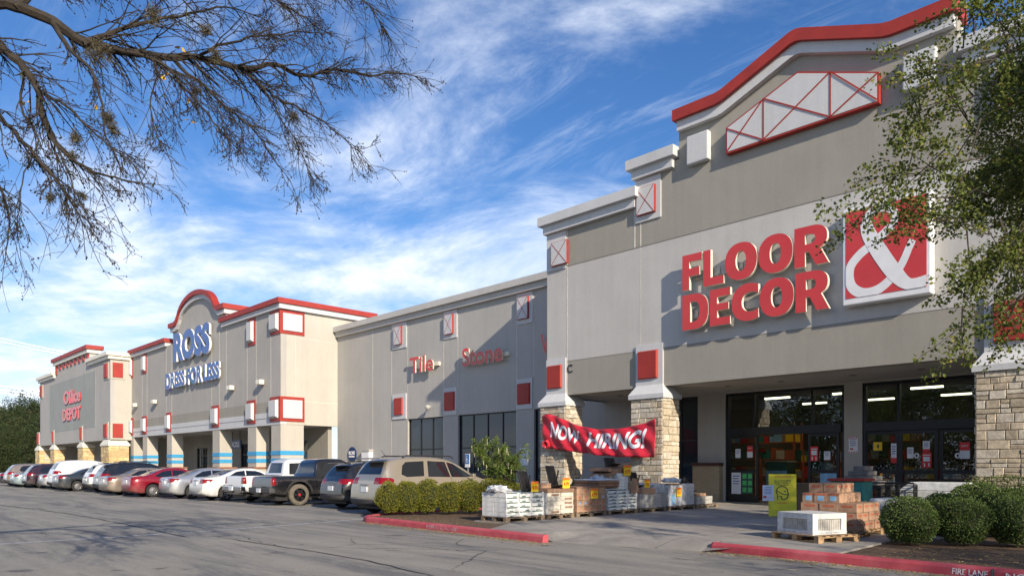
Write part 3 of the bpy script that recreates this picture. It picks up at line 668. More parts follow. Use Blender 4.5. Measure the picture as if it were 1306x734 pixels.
# interior seen through the doors
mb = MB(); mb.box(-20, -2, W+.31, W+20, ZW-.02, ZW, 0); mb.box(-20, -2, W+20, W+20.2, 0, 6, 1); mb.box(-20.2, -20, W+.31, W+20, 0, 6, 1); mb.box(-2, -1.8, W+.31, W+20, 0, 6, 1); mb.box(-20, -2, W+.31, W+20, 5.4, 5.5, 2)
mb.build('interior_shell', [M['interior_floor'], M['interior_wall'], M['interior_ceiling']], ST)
for x in (-17.5, -14.0, -10.5, -7.0, -3.8):
    for y in (W+2.2, W+6, W+10, W+14.5):
        mb = MB(); mb.box(x-.65, x+.65, y-.09, y+.09, 5.02, 5.10, 0); mb.box(x-.7, x+.7, y-.13, y+.13, 5.10, 5.18, 1)
        o = mb.build('strip_light', [M['lamp_glow'], M['dark_metal']], None, org=(x, y, 5.1)); tag(o, 'glowing strip lamp hung under the dark ceiling inside the store', 'ceiling lamp', 'strip lamps seen through the entrance glass')
# entrances
def entrance(x0, x1, tr_m, doors, fixed):
    z1 = WT; zt0 = 3.02; zh = 2.72
    f = MB(); b = .1; y0, y1 = W+.05, W+.25
    f.box(x0, x0+b, y0, y1, ZW, z1); f.box(x1-b, x1, y0, y1, ZW, z1); f.box(x0+b, x1-b, y0, y1, z1-.1, z1); f.box(x0+b, x1-b, y0-.1, y1, zh, zt0)
    for q in tr_m: f.box(q-.04, q+.04, y0+.01, y1-.01, zt0, z1-.1)
    fr = f.build('entrance_frame', M['dark_metal'], ST)
    xs = [x0+b]+[q for q in tr_m]+[x1-b]
    for i in range(len(xs)-1):
        p = MB(); a_ = xs[i]+(.04 if i else 0); b_ = xs[i+1]-(.04 if i < len(xs)-2 else 0); p.box(a_, b_, y0+.09, y0+.1, zt0, z1-.1); p.build('pane', M['shop_glass'], fr)
    for k, (a, c, yo) in enumerate(doors):
        d = MB(); s = .11; ya, yb = W+yo, W+yo+.05
        d.box(a, a+s, ya, yb, ZW+.01, zh); d.box(c-s, c, ya, yb, ZW+.01, zh); d.box(a+s, c-s, ya, yb, zh-.12, zh); d.box(a+s, c-s, ya, yb, ZW+.01, ZW+.27); d.box(a+s, c-s, ya, yb, 1.28, 1.40)
        dd = d.build('sliding_door', M['dark_metal'], ST)
        p = MB(); p.box(a+s, c-s, ya+.02, ya+.03, 1.40, zh-.12); p.box(a+s, c-s, ya+.02, ya+.03, ZW+.27, 1.28); p.build('pane', M['shop_glass'], dd)
L = lambda px: fx(px, W)
entrance(E1[0], E1[1], [L(960), L(1035)], [(E1[0]+.12, L(967), .02), (L(1030), L(1070), .02)], [])
entrance(E2[0], E2[1], [L(1145)], [(L(1101), L(1145), .08), (L(1146), L(1196), .02), (L(1197), E2[1]-.1, .08)], [])
# ---------------------------------------------------------------- discount clothing store
YR = 21.97; RX0, RX1 = -73.66, -43.97
RS = wthing('store_building', 'tan store with an arched red-topped gable and blue striped columns', 'building', (-58.8, 24, 0))
mb = MB(); mb.box(RX0, RX1, YR, YR+.4, 5.79, 11.7); mb.build('front_wall', M['ross_stucco'], RS)
mb = MB(); mb.box(RX0, RX1, YR, YR+.4, 5.06, 5.79); mb.build('beige_band', M['beige_stucco'], RS)
mb = MB(); mb.box(RX0, RX1, YR-.05, YR+.4, 4.72, 5.06); mb.box(RX0, RX1, YR-.02, YR+.4, 4.25, 4.72); mb.build('white_band', M['white_stucco'], RS)
mb = MB(); mb.box(RX1-.4, RX1, YR+.4, W+.3, 4.25, 11.7); mb.box(RX1-.4, RX1, W+.3, 46, 0, 11.7); split_build(mb, 'side_wall', M['ross_light'], RS)
mb = MB(); mb.box(RX0, RX1-.4, 46, 46.3, 0, 11.7); mb.box(RX0+.01, RX1-.41, YR+.41, 46, 11.2, 11.4); split_build(mb, 'roof', M['roof_grey'], RS)
def rcor(mb, mw, x0, x1, side=False):
    mb.box(x0, x1, YR-.35, YR+.6, 11.99, 12.32)
    mw.box(x0+.12, x1-.12, YR-.2, YR+.58, 11.66, 11.99)
mr, mw = MB(), MB(); rcor(mr, mw, -53.0, RX1+.35); rcor(mr, mw, RX0-.1, -64.2)
mr.box(RX1-.5, RX1+.35, YR+.6, W+3, 11.99, 12.32); mw.box(RX1-.5, RX1+.23, YR+.58, W+2.9, 11.66, 11.99)
gx = -57.7; RP_ = [(-5.55, 13.32), (-4.45, 13.34), (-4.1, 13.5), (-3.85, 13.8)]
arc_ = [(3.75*math.cos(R(a)), 13.3+1.85*math.sin(R(a))) for a in range(165, 14, -10)]
gpth = [(-5.55, 13.32), (-4.35, 13.32), (-4.0, 13.42)]+[(x, z) for x, z in arc_]+[(4.0, 13.42), (4.35, 13.32), (5.55, 13.32)]
gpth = [(gx+x, z) for x, z in gpth]
mg = MB()
for i in range(len(gpth)-1):
    a, b = gpth[i], gpth[i+1]
    mr.prism([(a[0], a[1]-.36), (b[0], b[1]-.36), (b[0], b[1]), (a[0], a[1])], YR-.35, YR+.15)
    mw.prism([(a[0]+(.12 if i == 0 else 0), a[1]-.70), (b[0]-(.12 if i == len(gpth)-2 else 0), b[1]-.70), (b[0]-(.12 if i == len(gpth)-2 else 0), b[1]-.36), (a[0]+(.12 if i == 0 else 0), a[1]-.36)], YR-.2, YR+.13)
    xa = gx-5.3 if i == 0 else a[0]; xb_ = gx+5.3 if i == len(gpth)-2 else b[0]
    mg.prism([(xa, 11.7), (xb_, 11.7), (xb_, b[1]-.68), (xa, a[1]-.68)], YR-.001, YR+.1)
mr.box(gx+5.15, gx+5.55, YR+.151, YR+1.75, 12.96, 13.32); mw.box(gx+5.15, gx+5.43, YR+.131, YR+1.6, 12.62, 12.959); mg.box(gx+5.0, gx+5.3, YR+.101, YR+1.5, 11.7, 12.619); mg.box(gx-5.3, gx-5.0, YR+.101, YR+1.5, 11.7, 12.9)
mr.build('red_coping', M['red_paint'], RS); mw.build('white_moulding', M['white_stucco'], RS); mg.build('arched_gable', M['ross_stucco'], RS)
mb = MB()
for x in (-45.35, -47.5, -48.9, -52.4, -53.6, -55.0, -63.3, -64.6, -69.4, -70.7): mb.box(x-.03, x+.03, YR-.008, YR-.002, 5.8, 11.6)
mb.box(RX1+.002, RX1+.006, 23.0, 23.04, 4.3, 11.6); mb.box(RX1+.002, RX1+.006, YR+.4, W, 5.78, 5.82); mb.box(RX1+.002, RX1+.006, YR+.4, W, 9.9, 9.93); split_build(mb, 'reveal_light', M['reveal_light'], RS)
def framebox(par, x0, x1, z0, z1, y, side=None):
    p = MB(); p.box(x0, x1, y-.06, y+.01, z0, z1); f_ = p.build('panel_frame', M['red_paint'], par)
    q = MB(); q.frus((x0+.16, x1-.16, 0, 0), (0, 0, 0, 0), 0, 0) if False else None
    a, b, c, d, e = x0+.17, x1-.17, z0+.2, z1-.2, .06
    q.add([(a, y-.06, c), (b, y-.06, c), (b, y-.06, d), (a, y-.06, d), (a+e, y-.26, c+e*2), (b-e, y-.26, c+e*2), (b-e, y-.26, d-e), (a+e, y-.26, d-e)], [(4, 5, 6, 7), (0, 1, 5, 4), (1, 2, 6, 5), (2, 3, 7, 6), (3, 0, 4, 7)])
    q.build('white_block', M['white_stucco'], f_)
cols_ = [(-45.3, -44.0, 23.6), (-48.81, -47.51, 22.9), (-54.87, -53.58, 22.9), (-64.46, -63.33, 22.9), (-70.58, -69.4, 22.9), (-74.0, -73.1, 22.9)]
for i, (a, b, y1_) in enumerate(cols_):
    mb = MB(); mb.box(a, b, YR+.01, y1_, 0, 4.25); cp = mb.build('column', M['ross_light'], RS)
    mb = MB()
    for z0_, z1_ in ((2.28, 2.55), (1.80, 2.06)): mb.box(a-.025, b+.025, YR-.015, y1_+.02, z0_, z1_)
    mb.build('blue_stripe', M['sky_blue_paint'], cp)
    mb = MB(); mb.box(a-.25, b+.25, YR-.22, y1_+.22, 0, 1.38, 0); mb.box(a-.3, b+.3, YR-.27, y1_+.27, 1.38, 1.5, 1); mb.build('column_base', [M['ross_light'], M['brown_cap2']], cp)
    if i: framebox(RS, a, b, 4.45, 6.05, YR-.02)
    if i in (1, 4, 5): framebox(RS, a+.1, b-.1, 9.8 if i != 4 else 9.9, 11.62, YR)
framebox(RS, -45.35, RX1, 4.45, 6.05, YR-.02); framebox(RS, -45.35, RX1, 10.1, 11.62, YR)
# the corner boxes turn round onto the side wall
for z0_, z1_, w_ in ((4.45, 6.05, 1.65), (10.1, 11.62, 1.65)):
    p = MB(); p.box(RX1-.01, RX1+.05, YR-.08, YR+w_, z0_, z1_); f_ = p.build('panel_frame', M['red_paint'], RS)
    q = MB(); q.box(RX1+.05, RX1+.12, YR+.12, YR+w_-.18, z0_+.2, z1_-.2); q.build('white_block', M['white_stucco'], f_, bev=.02)
mb = MB(); mb.box(RX0, RX1-.01, YR+.41, 26.0, 4.26, 4.4); mb.build('soffit', M['soffit'], RS)
rops = [(-58.2, -54.4, .1, 3.4), (-50.6, -47.2, .1, 3.4), (-67.5, -65.0, .1, 3.2)]
RW = 25.6
mb = MB(); wall_open(mb, RX0, RX1-.41, 0, 4.26, RW, RW+.3, rops); mb.build('entrance_wall', M['beige_stucco'], RS)
for a, b, c_, d_ in rops: window(RS, a, b, c_, d_, RW+.1, [lerp(a, b, k/4) for k in (1, 2, 3)], [2.5], bar=.08)
# ---------------------------------------------------------------- office supply store
YO = 20.15; OX0, OX1 = -101.3, -73.66
OF = wthing('store_building', 'farthest grey store with cream cornice and square yellow stone piers', 'building', (-87, 22, 0))
mb = MB(); mb.box(OX0, OX1, YO, YO+.4, 5.35, 11.4); mb.build('front_wall', M['office_stucco'], OF)
mb = MB(); mb.box(OX0, OX1-.01, YO-.03, YO+.4, 4.0, 5.35); mb.build('lower_band', M['office_stucco'], OF)
mb = MB(); mb.box(-96.5, -78.3, YO-.02, YO-.001, 5.38, 10.75); mb.build('sign_field', M['office_grey'], OF)
mb = MB(); mb.box(OX1-.4, OX1, YO+.4, 24.5, 4.0, 11.4); mb.box(OX1-.4, OX1-.01, 24.5, 40, 0, 11.2); mb.box(OX0, OX0+.3, YO+.4, 40, 0, 11.4); split_build(mb, 'side_wall', M['ross_light'], OF)
mb = MB(); mb.box(OX0+.3, OX1-.4, YO+.41, 40, 10.8, 11); mb.box(OX0, OX1, 40, 40.3, 0, 11); split_build(mb, 'roof', M['roof_grey'], OF)
mw = MB(); mw.box(OX0-.35, -93.9, YO-.4, YO+.6, 11.72, 12.04); mw.box(-80.4, OX1+.35, YO-.4, YO+.6, 11.72, 12.04); mw.box(OX0-.2, -93.9, YO-.2, YO+.58, 11.42, 11.72); mw.box(-80.4, OX1+.2, YO-.2, YO+.58, 11.42, 11.72)
mw.box(OX1-.5, OX1+.35, YO+.6, YO+6, 11.72, 12.04); mw.box(OX1-.5, OX1+.2, YO+.58, YO+6, 11.42, 11.72)
mw.box(-94.1, -80.3, YO-.25, YO+1.0, 12.72, 13.08); split_build(mw, 'cornice', M['sign_cream'], OF)
mb = MB(); mb.box(-93.9, -80.5, YO-.001, YO+.8, 11.4, 12.74); mb.build('raised_parapet', M['office_stucco'], OF)
mb = MB(); mb.box(-94.3, -80.1, YO-.4, YO+1.2, 13.08, 13.45); mb.build('red_coping', M['red_paint'], OF)
mb = MB()
for k in range(9):
    x = lerp(-93.3, -80.9, k/8); hh = .85 if k in (0, 8) else .42; mb.box(x-.28, x+.28, YO-.12, YO-.005, 12.55-hh, 12.62)
split_build(mb, 'red_dentils', M['red_paint'], OF)
for i, (a, b, dp) in enumerate([(-103.2, -101.0, .9), (-95.74, -93.82, .9), (-84.2, -82.2, .9), (-76.1, -73.6, 1.6)]):
    stone_pier(OF, a, b, YO-.15, YO+dp, 3.45, 60+i, YSTONES, course=(.25, .4), wid=(.4, .9))
    capital(OF, (a-.06, b+.06, YO-.2, YO+dp+.06), (a+.5, b-.3, YO-.04, YO+dp-.2), 3.45, 4.02, M['sign_cream'])
    redpanel(OF, a+.55, b-.5, 4.1, 5.65, YO-.02, (a+.75, b-.7, 4.25, 5.5), plate='ross_light')
redpanel(OF, -75.5, -74.0, 9.6, 11.2, YO, (-75.3, -74.2, 9.75, 11.1), plate='ross_light'); redpanel(OF, OX0+.1, OX0+1.5, 9.6, 11.2, YO, (OX0+.3, OX0+1.3, 9.75, 11.1), plate='ross_light')
for z0_, z1_ in ((4.2, 5.5), (9.75, 11.1)):
    p = MB(); p.box(OX1, OX1+.05, YO, YO+1.25, z0_-.15, z1_+.15, 1); p.box(OX1+.05, OX1+.1, YO+.18, YO+1.05, z0_, z1_, 0); p.build('red_panel', [M['red_paint'], M['ross_light']], OF)
mb = MB(); mb.box(OX0, OX1-.4, YO+.41, 25, 4.0, 4.15); mb.build('soffit', M['soffit'], OF)
mb = MB(); wall_open(mb, OX0+.3, OX1-.41, 0, 4.0, 24.4, 24.7, [(-92, -86, .1, 3)]); mb.build('entrance_wall', M['wing_stucco'], OF)
window(OF, -92, -86, .1, 3, 24.5, [-90.5, -89, -87.5], [2.3], bar=.08)
# ================================================================ wall signs
def wsign(name, label, rows, y, dep, face, side, cat='sign', group=None, off=0.02, bars=None, spacing=1.0):
    xs = [r[1] for r in rows]+[r[2] for r in rows]; zs = [r[3] for r in rows]
    t = wthing(name, label, cat, ((min(xs)+max(xs))/2, y+dep, min(zs)), group)
    for txt, x0, x1, z0, z1, *sh in rows:
        mb = text_mb(txt, x0, x1, z0, z1, y, dep, off, sh[0] if sh else 0.0, spacing); mb.build('lettering', [M[face], M[side]], t)
    for bx in (bars or []):
        mb = MB(); mb.box(*bx); mb.build('raceway', M['tile_stone'], t)
    return t
def heavy(word, x0, x1, z0, z1, gap=.05, **k):
    """one row per letter so each heavy letter fills its own slot"""
    wd = {'I': .45, 'L': .82, 'F': .82, 'E': .82, 'O': 1.18, 'D': 1.08, 'C': 1.0, 'R': 1.1}
    tot = sum(wd.get(c, 1) for c in word); x = x0; out = []
    for c in word:
        w_ = (x1-x0+gap)*wd.get(c, 1)/tot; out.append((c, x, x+w_-gap, z0, z1)); x += w_
    return out
def spline_geo(polys, ext=0.5):
    cu = bpy.data.curves.new('g', 'CURVE'); cu.dimensions = '2D'; cu.fill_mode = 'BOTH'; cu.extrude = ext
    for P_ in polys:
        sp = cu.splines.new('POLY'); sp.points.add(len(P_)-1); sp.use_cyclic_u = True
        for i, p in enumerate(P_): sp.points[i].co = (p[0], p[1], 0, 1)
    ob = bpy.data.objects.new('g', cu); COL.objects.link(ob)
    dg = bpy.context.evaluated_depsgraph_get(); me = bpy.data.meshes.new_from_object(ob.evaluated_get(dg))
    r_ = ([tuple(v.co) for v in me.vertices], [tuple(p.vertices) for p in me.polygons], [p.normal.z for p in me.polygons])
    bpy.data.objects.remove(ob); bpy.data.meshes.remove(me); bpy.data.curves.remove(cu); return r_
def sup(cx, cy, rx, ry, n, a0, a1, k=22):
    out = []
    for i in range(k+1):
        a = R(lerp(a0, a1, i/k)); c, s_ = math.cos(a), math.sin(a)
        out.append((cx+rx*math.copysign(abs(c)**(2/n), c), cy+ry*math.copysign(abs(s_)**(2/n), s_)))
    return out
HV = {
 'F': [[(0, 0), (.36, 0), (.36, .38), (.88, .38), (.88, .60), (.36, .60), (.36, .79), (1, .79), (1, 1), (0, 1)]],
 'L': [[(0, 0), (1, 0), (1, .22), (.37, .22), (.37, 1), (0, 1)]],
 'E': [[(0, 0), (1, 0), (1, .21), (.37, .21), (.37, .41), (.92, .41), (.92, .60), (.37, .60), (.37, .79), (1, .79), (1, 1), (0, 1)]],
 'O': [sup(.5, .5, .5, .5, 2.25, 0, 360, 40)[:-1], sup(.5, .5, .165, .27, 2.1, 0, 360, 26)[:-1]],
 'D': [[(0, 0)]+sup(.42, .5, .58, .5, 2.5, -90, 90)+[(0, 1)], [(.31, .21)]+sup(.42, .5, .25, .29, 2.4, -90, 90, 14)+[(.31, .79)]],
 'C': [[(.97, .06)]+sup(.62, .5, .62, .5, 2.2, 300, 60, 34)[::1]+[(.97, .94), (.97, .70)]+sup(.72, .5, .35, .265, 2.2, 75, 285, 20)+[(.97, .30)]],
 'R': [[(0, 0), (.32, 0), (.32, .36), (.42, .36), (.64, 0), (1, 0), (.76, .41)]+sup(.5, .69, .46, .31, 2.4, -50, 90, 16)+[(0, 1)], [(.32, .55)]+sup(.44, .675, .18, .125, 2.2, -90, 90, 10)+[(.32, .80)]],
}
def heavy_mb(ch, x0, x1, z0, z1, yf, depth):
    vs, fs, nz = spline_geo(HV[ch]); mb = MB()
    mx = max(v[0] for v in vs); mn = min(v[0] for v in vs)
    for u, v, q in vs: mb.v.append((x0+(u-mn)/(mx-mn)*(x1-x0), yf+(0.5-q)*depth, z0+v*(z1-z0)))
    for f, n in zip(fs, nz): mb.f.append(f); mb.m.append(0 if n > .7 else 1)
    return mb
rw = heavy('FLOOR', -14.19, -9.10, 7.66, 8.88)+heavy('DECOR', -14.19, -9.08, 6.27, 7.49)
FD = wthing('wall_sign', 'two rows of big red block letters on the tall grey store front', 'sign', (-11.6, D, 6.27))
for ch, a, b, c_, d_ in rw: heavy_mb(ch, a, b, c_, d_, D-.35, .13).build('letter', [M['sign_red'], M['sign_cream']], FD)
for q in ((-13.9, -9.3, D-.12, D-.001, 8.02, 8.3), (-13.9, -9.3, D-.12, D-.001, 6.7, 6.98)):
    mb = MB(); mb.box(*q); mb.build('raceway', M['tile_stone'], FD)
    mb = MB()
    for k in range(6): x = lerp(q[0]+.1, q[1]-.3, k/5); mb.box(x, x+.12, D-.15, D-.12, q[4]+.04, q[5]-.04)
    mb.build('bracket', M['tile_stone'], FD)
LG = wthing('logo_sign', 'square red light box with a white ampersand right of the big red letters', 'sign', (-7.5, D, 6.26))
mb = MB(); mb.box(-8.69, -6.33, D-.35, D-.001, 6.26, 9.10); mb.build('cabinet', M['sign_white'], LG, bev=.03)
mb = MB(); mb.box(-8.59, -6.43, D-.362, D-.352, 6.45, 9.0); mb.build('red_face', M['sign_red'], LG)
def stroke(mb, pts, wd, y):
    P_ = []; Wd = []; n = len(pts)
    for i in range(n-1):                      # Catmull-Rom smoothing
        p0, p1, p2, p3 = [Vector(pts[min(max(k, 0), n-1)]) for k in (i-1, i, i+1, i+2)]
        for k in range(8):
            t = k/8; P_.append(0.5*((2*p1)+(p2-p0)*t+(2*p0-5*p1+4*p2-p3)*t*t+(3*p1-p0-3*p2+p3)*t**3)); Wd.append(lerp(wd[i], wd[i+1], t))
    P_.append(Vector(pts[-1])); Wd.append(wd[-1]); k0 = len(mb.v)
    for i, p in enumerate(P_):
        d = (P_[min(i+1, len(P_)-1)]-P_[max(i-1, 0)]).normalized(); nn = Vector((-d.y, d.x))*Wd[i]*.44
        for q in (p+nn, p-nn):
            u = min(max(q.x, 0), 1); v = min(max(q.y, 0), 1); mb.v.append((-8.59+u*2.16, y, 6.45+v*2.55))
    for i in range(len(P_)-1): mb.f.append((k0+2*i, k0+2*i+1, k0+2*i+3, k0+2*i+2)); mb.m.append(0)
mb = MB()
stroke(mb, [(.60, .74), (.36, .585), (.17, .475), (.055, .34), (.075, .14), (.24, .035), (.46, .07), (.68, .25), (.80, .46), (.84, .53)], [.11, .115, .12, .13, .14, .13, .12, .11, .10, .10], D-.366)
stroke(mb, [(.60, .74), (.63, .86), (.50, .955), (.33, .93), (.265, .82)], [.11, .10, .09, .12, .16], D-.3685)
stroke(mb, [(.265, .84), (.30, .70), (.45, .45), (.63, .20), (.80, .055), (1.02, .07)], [.16, .20, .22, .21, .14, .13], D-.371)
mb.build('ampersand', M['sign_white'], LG)
y_ = W-.34
def wing_sign(txt, x0, x1, z0, z1, label, cut=None):
    t = wsign('wall_sign', label, [(txt, x0, x1, z0, z1)], y_, .07, 'sign_red', 'sign_cream', off=0.022, group='red product signs on the low wing')
    mb = MB(); mb.box(x0+.1, x1+.25, W-.14, W-.001, z0+.28, z0+.5); mb.build('raceway', M['sign_cream'], t)
wing_sign('Tile', -35.26, -33.0, 7.02, 7.95, 'red raised sign reading Tile, leftmost on the low wing')
wing_sign('Stone', -30.45, -27.25, 6.95, 7.95, 'red raised sign reading Stone between two lattice boxes')
wing_sign('Wood', -24.54, -22.0, 7.0, 7.95, 'red raised sign on the wing half hidden by the tall block')
t = wsign('wall_sign', 'large blue store name letters under the arched gable', [('ROSS', -62.0, -54.6, 10.0, 12.35, 0.0)], YR-.32, .15, 'sign_blue', 'sign_white', off=0.055)
t = wsign('wall_sign', 'small blue slogan letters below the large blue store name', [('DRESS FOR LESS', -63.85, -52.85, 7.95, 9.25, 0.0)], YR-.32, .12, 'sign_blue', 'sign_white', off=0.05)
t = wsign('wall_sign', 'red two-line sign on the grey field of the farthest store', [('Office', -90.0, -83.3, 8.15, 9.6), ('DEPOT', -90.4, -83.3, 6.4, 7.75)], YO-.12, .06, 'sign_red', 'sign_red', off=0.04)
o = text_mb('C', fx(724, D), fx(730.5, D), 5.35, 5.68, D-.03, .03).build('unit_letter', [M['ink'], M['ink']], None, org=(-19.7, D, 5.35)); tag(o, 'small black letter C beside the red panel of the end pier', 'letter')
# round sign and cabinet by the wing's far end
def disc_sign(x, z, r_, y, label):
    t = wthing('round_sign', label, 'sign', (x, y, z)); mb = MB(); mb.lathe([(0, -.0), (r_, 0), (r_, .05), (0, .05)], 32, 'y', (x, y-.07, z)); mb.build('disc', M['sign_navy'], t)
    mb = text_mb('ROSS', x-r_*.72, x+r_*.72, z-.02, z+r_*.45, y-.085, .012, .02); mb.build('lettering', [M['sign_white'], M['sign_white']], t)
    mb = text_mb('DRESS FOR LESS', x-r_*.66, x+r_*.66, z-r_*.38, z-r_*.15, y-.085, .012, .02); mb.build('lettering', [M['sign_white'], M['sign_white']], t)
disc_sign(-42.05, 2.33, .5, W, 'round navy sign with white letters on the low wing wall')
t = wthing('wall_cabinet', 'white metal cabinet on the wing wall beside the round navy sign', 'cabinet', (-40.1, W, 1.0))
mb = MB(); mb.box(-40.53, -39.66, W-.3, W-.001, .9, 2.5); mb.build('body', M['sign_white'], t, bev=.02); mb = MB(); mb.box(-40.57, -39.62, W-.34, W-.001, 2.5, 2.62); mb.build('lid', M['tile_stone'], t)
t = wthing('hanging_sign', 'navy hanging sign under the canopy of the striped column store', 'sign', (-56, 23.5, 3.3))
mb = MB(); mb.box(-56.4, -54.6, 24.0, 24.1, 2.9, 3.6); mb.build('panel', M['sign_navy'], t); text_mb('ROSS', -56.2, -54.8, 3.05, 3.45, 23.99, .012, .02).build('lettering', [M['sign_white']]*2, t)
mb = MB(); [mb.box(x-.02, x+.02, 24.03, 24.07, 3.6, 4.27) for x in (-56.2, -54.8)]; split_build(mb, 'rod', M['dark_metal'], t)
# small wall floodlights
for i, (x, z, y, lb) in enumerate([(-51.12, 7.05, YR, 'small white wall lamp right of the blue slogan, farther of the pair'), (-46.42, 7.06, YR, 'small white wall lamp nearest the corner of the tan store'), (-72.1, 7.1, YR, 'small white wall lamp nearest the grey store'), (-66.9, 7.08, YR, 'small white wall lamp left of the blue slogan')]):
    t = wthing('wall_lamp', lb, 'wall lamp', (x, y, z), 'white lamps on the tan store front')
    mb = MB(); mb.box(x-.32, x+.32, y-.42, y-.08, z-.1, z+.22); mb.build('housing', M['sign_cream'], t, bev=.04); mb = MB(); mb.box(x-.1, x+.1, y-.08, y-.001, z-.08, z+.12); mb.build('bracket', M['dark_metal'], t)
t = wthing('security_camera', 'white dome camera on an arm below the Tile sign', 'camera', (-28.5, W, 5)); x, z = fx(547, W-.3), 4.98
mb = MB(); mb.tube([(x-.25, W, z), (x-.05, W-.3, z+.05)], .035, 8); mb.build('arm', M['sign_white'], t); mb = MB(); mb.lathe([(0, -.16), (.1, -.13), (.15, 0), (.15, .1), (0, .14)], 16, 'z', (x-.05, W-.36, z-.05)); mb.build('dome', M['tile_stone'], t, True)
# ================================================================ plants
def leaf(mb, p, d, s, rnd, m=0, asp=.5):
    """one small pointed leaf (a quad folded a little along its midrib)"""
    d = d.normalized(); a = d.orthogonal().normalized(); b = d.cross(a); t = rnd.random()*6.283
    w_ = (a*math.cos(t)+b*math.sin(t))*s*asp; k = len(mb.v); n = d.cross(w_).normalized()*s*.12
    mb.v += [tuple(p), tuple(p+d*s*.5+w_+n), tuple(p+d*s), tuple(p+d*s*.5-w_+n)]; mb.f.append((k, k+1, k+2, k+3)); mb.m.append(m)
def rv(rnd):
    while 1:
        v = Vector((rnd.uniform(-1, 1), rnd.uniform(-1, 1), rnd.uniform(-1, 1)))
        if .01 < v.length < 1: return v.normalized()
def bush_mesh(seed, n, rx, ry, h, mat, ls=.03, name='clipped_bush', core=.86, lump=.10, e=2.6):
    """clipped bush: inner mass of twigs and a thick skin of small leaves"""
    rnd = random.Random(seed); sd = Vector((seed*7.3, seed*1.7, 0))
    def sh(d):
        nz = 1+lump*noise.noise(d*1.7+sd)*1.6+.05*noise.noise(d*6+sd)
        z = d.z; up = h*.5
        q = (abs(d.x)**e+abs(d.y)**e+abs(d.z)**e)**(-1/e)
        kx = 1-.38*max(0, -z)**1.2 if z < 0 else 1
        return Vector((d.x*rx*q*nz*kx, d.y*ry*q*nz*kx, up+d.z*up*q*(nz if z > 0 else 1)))
    bm = bmesh.new(); bmesh.ops.create_icosphere(bm, subdivisions=3, radius=1)
    for v in bm.verts:
        p = sh(v.co.normalized()); v.co = Vector((p.x*core, p.y*core, h*.5+(p.z-h*.5)*core))
    mb = MB(); mb.add([v.co for v in bm.verts], [[v.index for v in f.verts] for f in bm.faces], 1); bm.free()
    for _ in range(n):
        d = rv(rnd)
        if d.z < -.75: continue
        p = sh(d); dep = rnd.random()**2*.16 if rnd.random() > .04 else -rnd.uniform(.02, .10); q = Vector((p.x*(1-dep), p.y*(1-dep), h*.5+(p.z-h*.5)*(1-dep)))
        leaf(mb, q, (d+rv(rnd)*1.1), ls*rnd.uniform(.6, 1.25), rnd, 0, .42)
    return mb
def put_bush(mb_or_o, name, label, loc, rz, sc, group, mats=None, cat='bush'):
    if isinstance(mb_or_o, MB): o = mb_or_o.build(name, mats)
    else:
        o = bpy.data.objects.new(name, mb_or_o.data); COL.objects.link(o)
    o.location = loc; o.rotation_euler = (0, 0, rz); o.scale = sc; tag(o, label, cat, group); return o
# left bed: a row of rounded gold-green bushes that touch each other
bz = [bush_mesh(21, 8000, .40, .40, .92, 0, .030, e=2.1, lump=.14), bush_mesh(22, 8000, .40, .40, .92, 0, .030, e=2.1, lump=.14)]
base = []
LB = [(497, 651, .95), (520, 651, .97), (545, 653, .97), (573, 655, 1.02), (599, 656, 1.05), (634, 657, 1.5)]
LBL = ['leftmost clipped bush of the row beside the tan suv', 'second clipped bush from the left in the low row by the red kerb', 'third clipped bush from the left in the row by the red kerb',
       'fourth clipped bush from the left in the row by the red kerb', 'fifth clipped bush, just left of the widest one', 'widest clipped bush at the pallet end of the row']
for i, (px, py, s) in enumerate(LB):
    Z = 21.0+.12*i; q = cw(px, HY, Z)
    a = bz[i % 2] if not (len(base) > i % 2) else base[i % 2]
    o = put_bush(a, 'clipped_bush', LBL[i], (q.x, q.y, .09), i*1.3, (s, s, 1.06+.03*(i % 3) if i < 5 else 1.16), 'clipped bushes in the left bed', [M['gold_leaf'], M['bush_core']])
    if isinstance(a, MB): base.append(o)
q = cw(655, HY, 23.5); put_bush(base[0], 'clipped_bush', 'low clipped bush behind the widest bush of the left row', (q.x, q.y, .09), 2, (1.25, 1.25, .95), 'clipped bushes in the left bed')
q = cw(742, HY, 25.5); put_bush(base[1], 'clipped_bush', 'dark green bush between the stone piers behind the pallets', (q.x, q.y, .12), 1, (1.2, 1.2, 1.05), None)
gb = [bush_mesh(31, 11000, .50, .50, .88, 0, .030, core=.84, e=2.3, lump=.13), bush_mesh(32, 11000, .50, .50, .88, 0, .030, core=.84, e=2.3, lump=.13)]; base2 = []
RB = [(1160, 13.0, .93, .98, 'large round boxwood nearest the brown cartons'), (1228, 12.9, .86, .98, 'round boxwood second from left in the front row of the right bed'), (1298, 12.7, .95, 1.0, 'round boxwood at the right edge beside the red kerb lettering'),
      (1203, 14.5, .9, 1.0, 'boxwood half hidden between the two front bushes'), (1242, 15.3, 1.1, 1.2, 'boxwood behind the second front bush, below the stone pier'), (1290, 14.4, 1.05, 1.14, 'boxwood behind the rightmost front bush'), (1345, 14.0, 1.0, 1.1, 'boxwood cut by the right edge behind the front row')]
for i, (px, Z, s, sz_, lb) in enumerate(RB):
    q = cw(px, HY, Z)
    a = gb[i % 2] if not (len(base2) > i % 2) else base2[i % 2]
    o = put_bush(a, 'boxwood_bush', lb, (q.x, q.y, .08), i*2.1, (s, s, sz_), 'round boxwoods in the right bed', [M['box_leaf'], M['bush_core']])
    if isinstance(a, MB): base2.append(o)
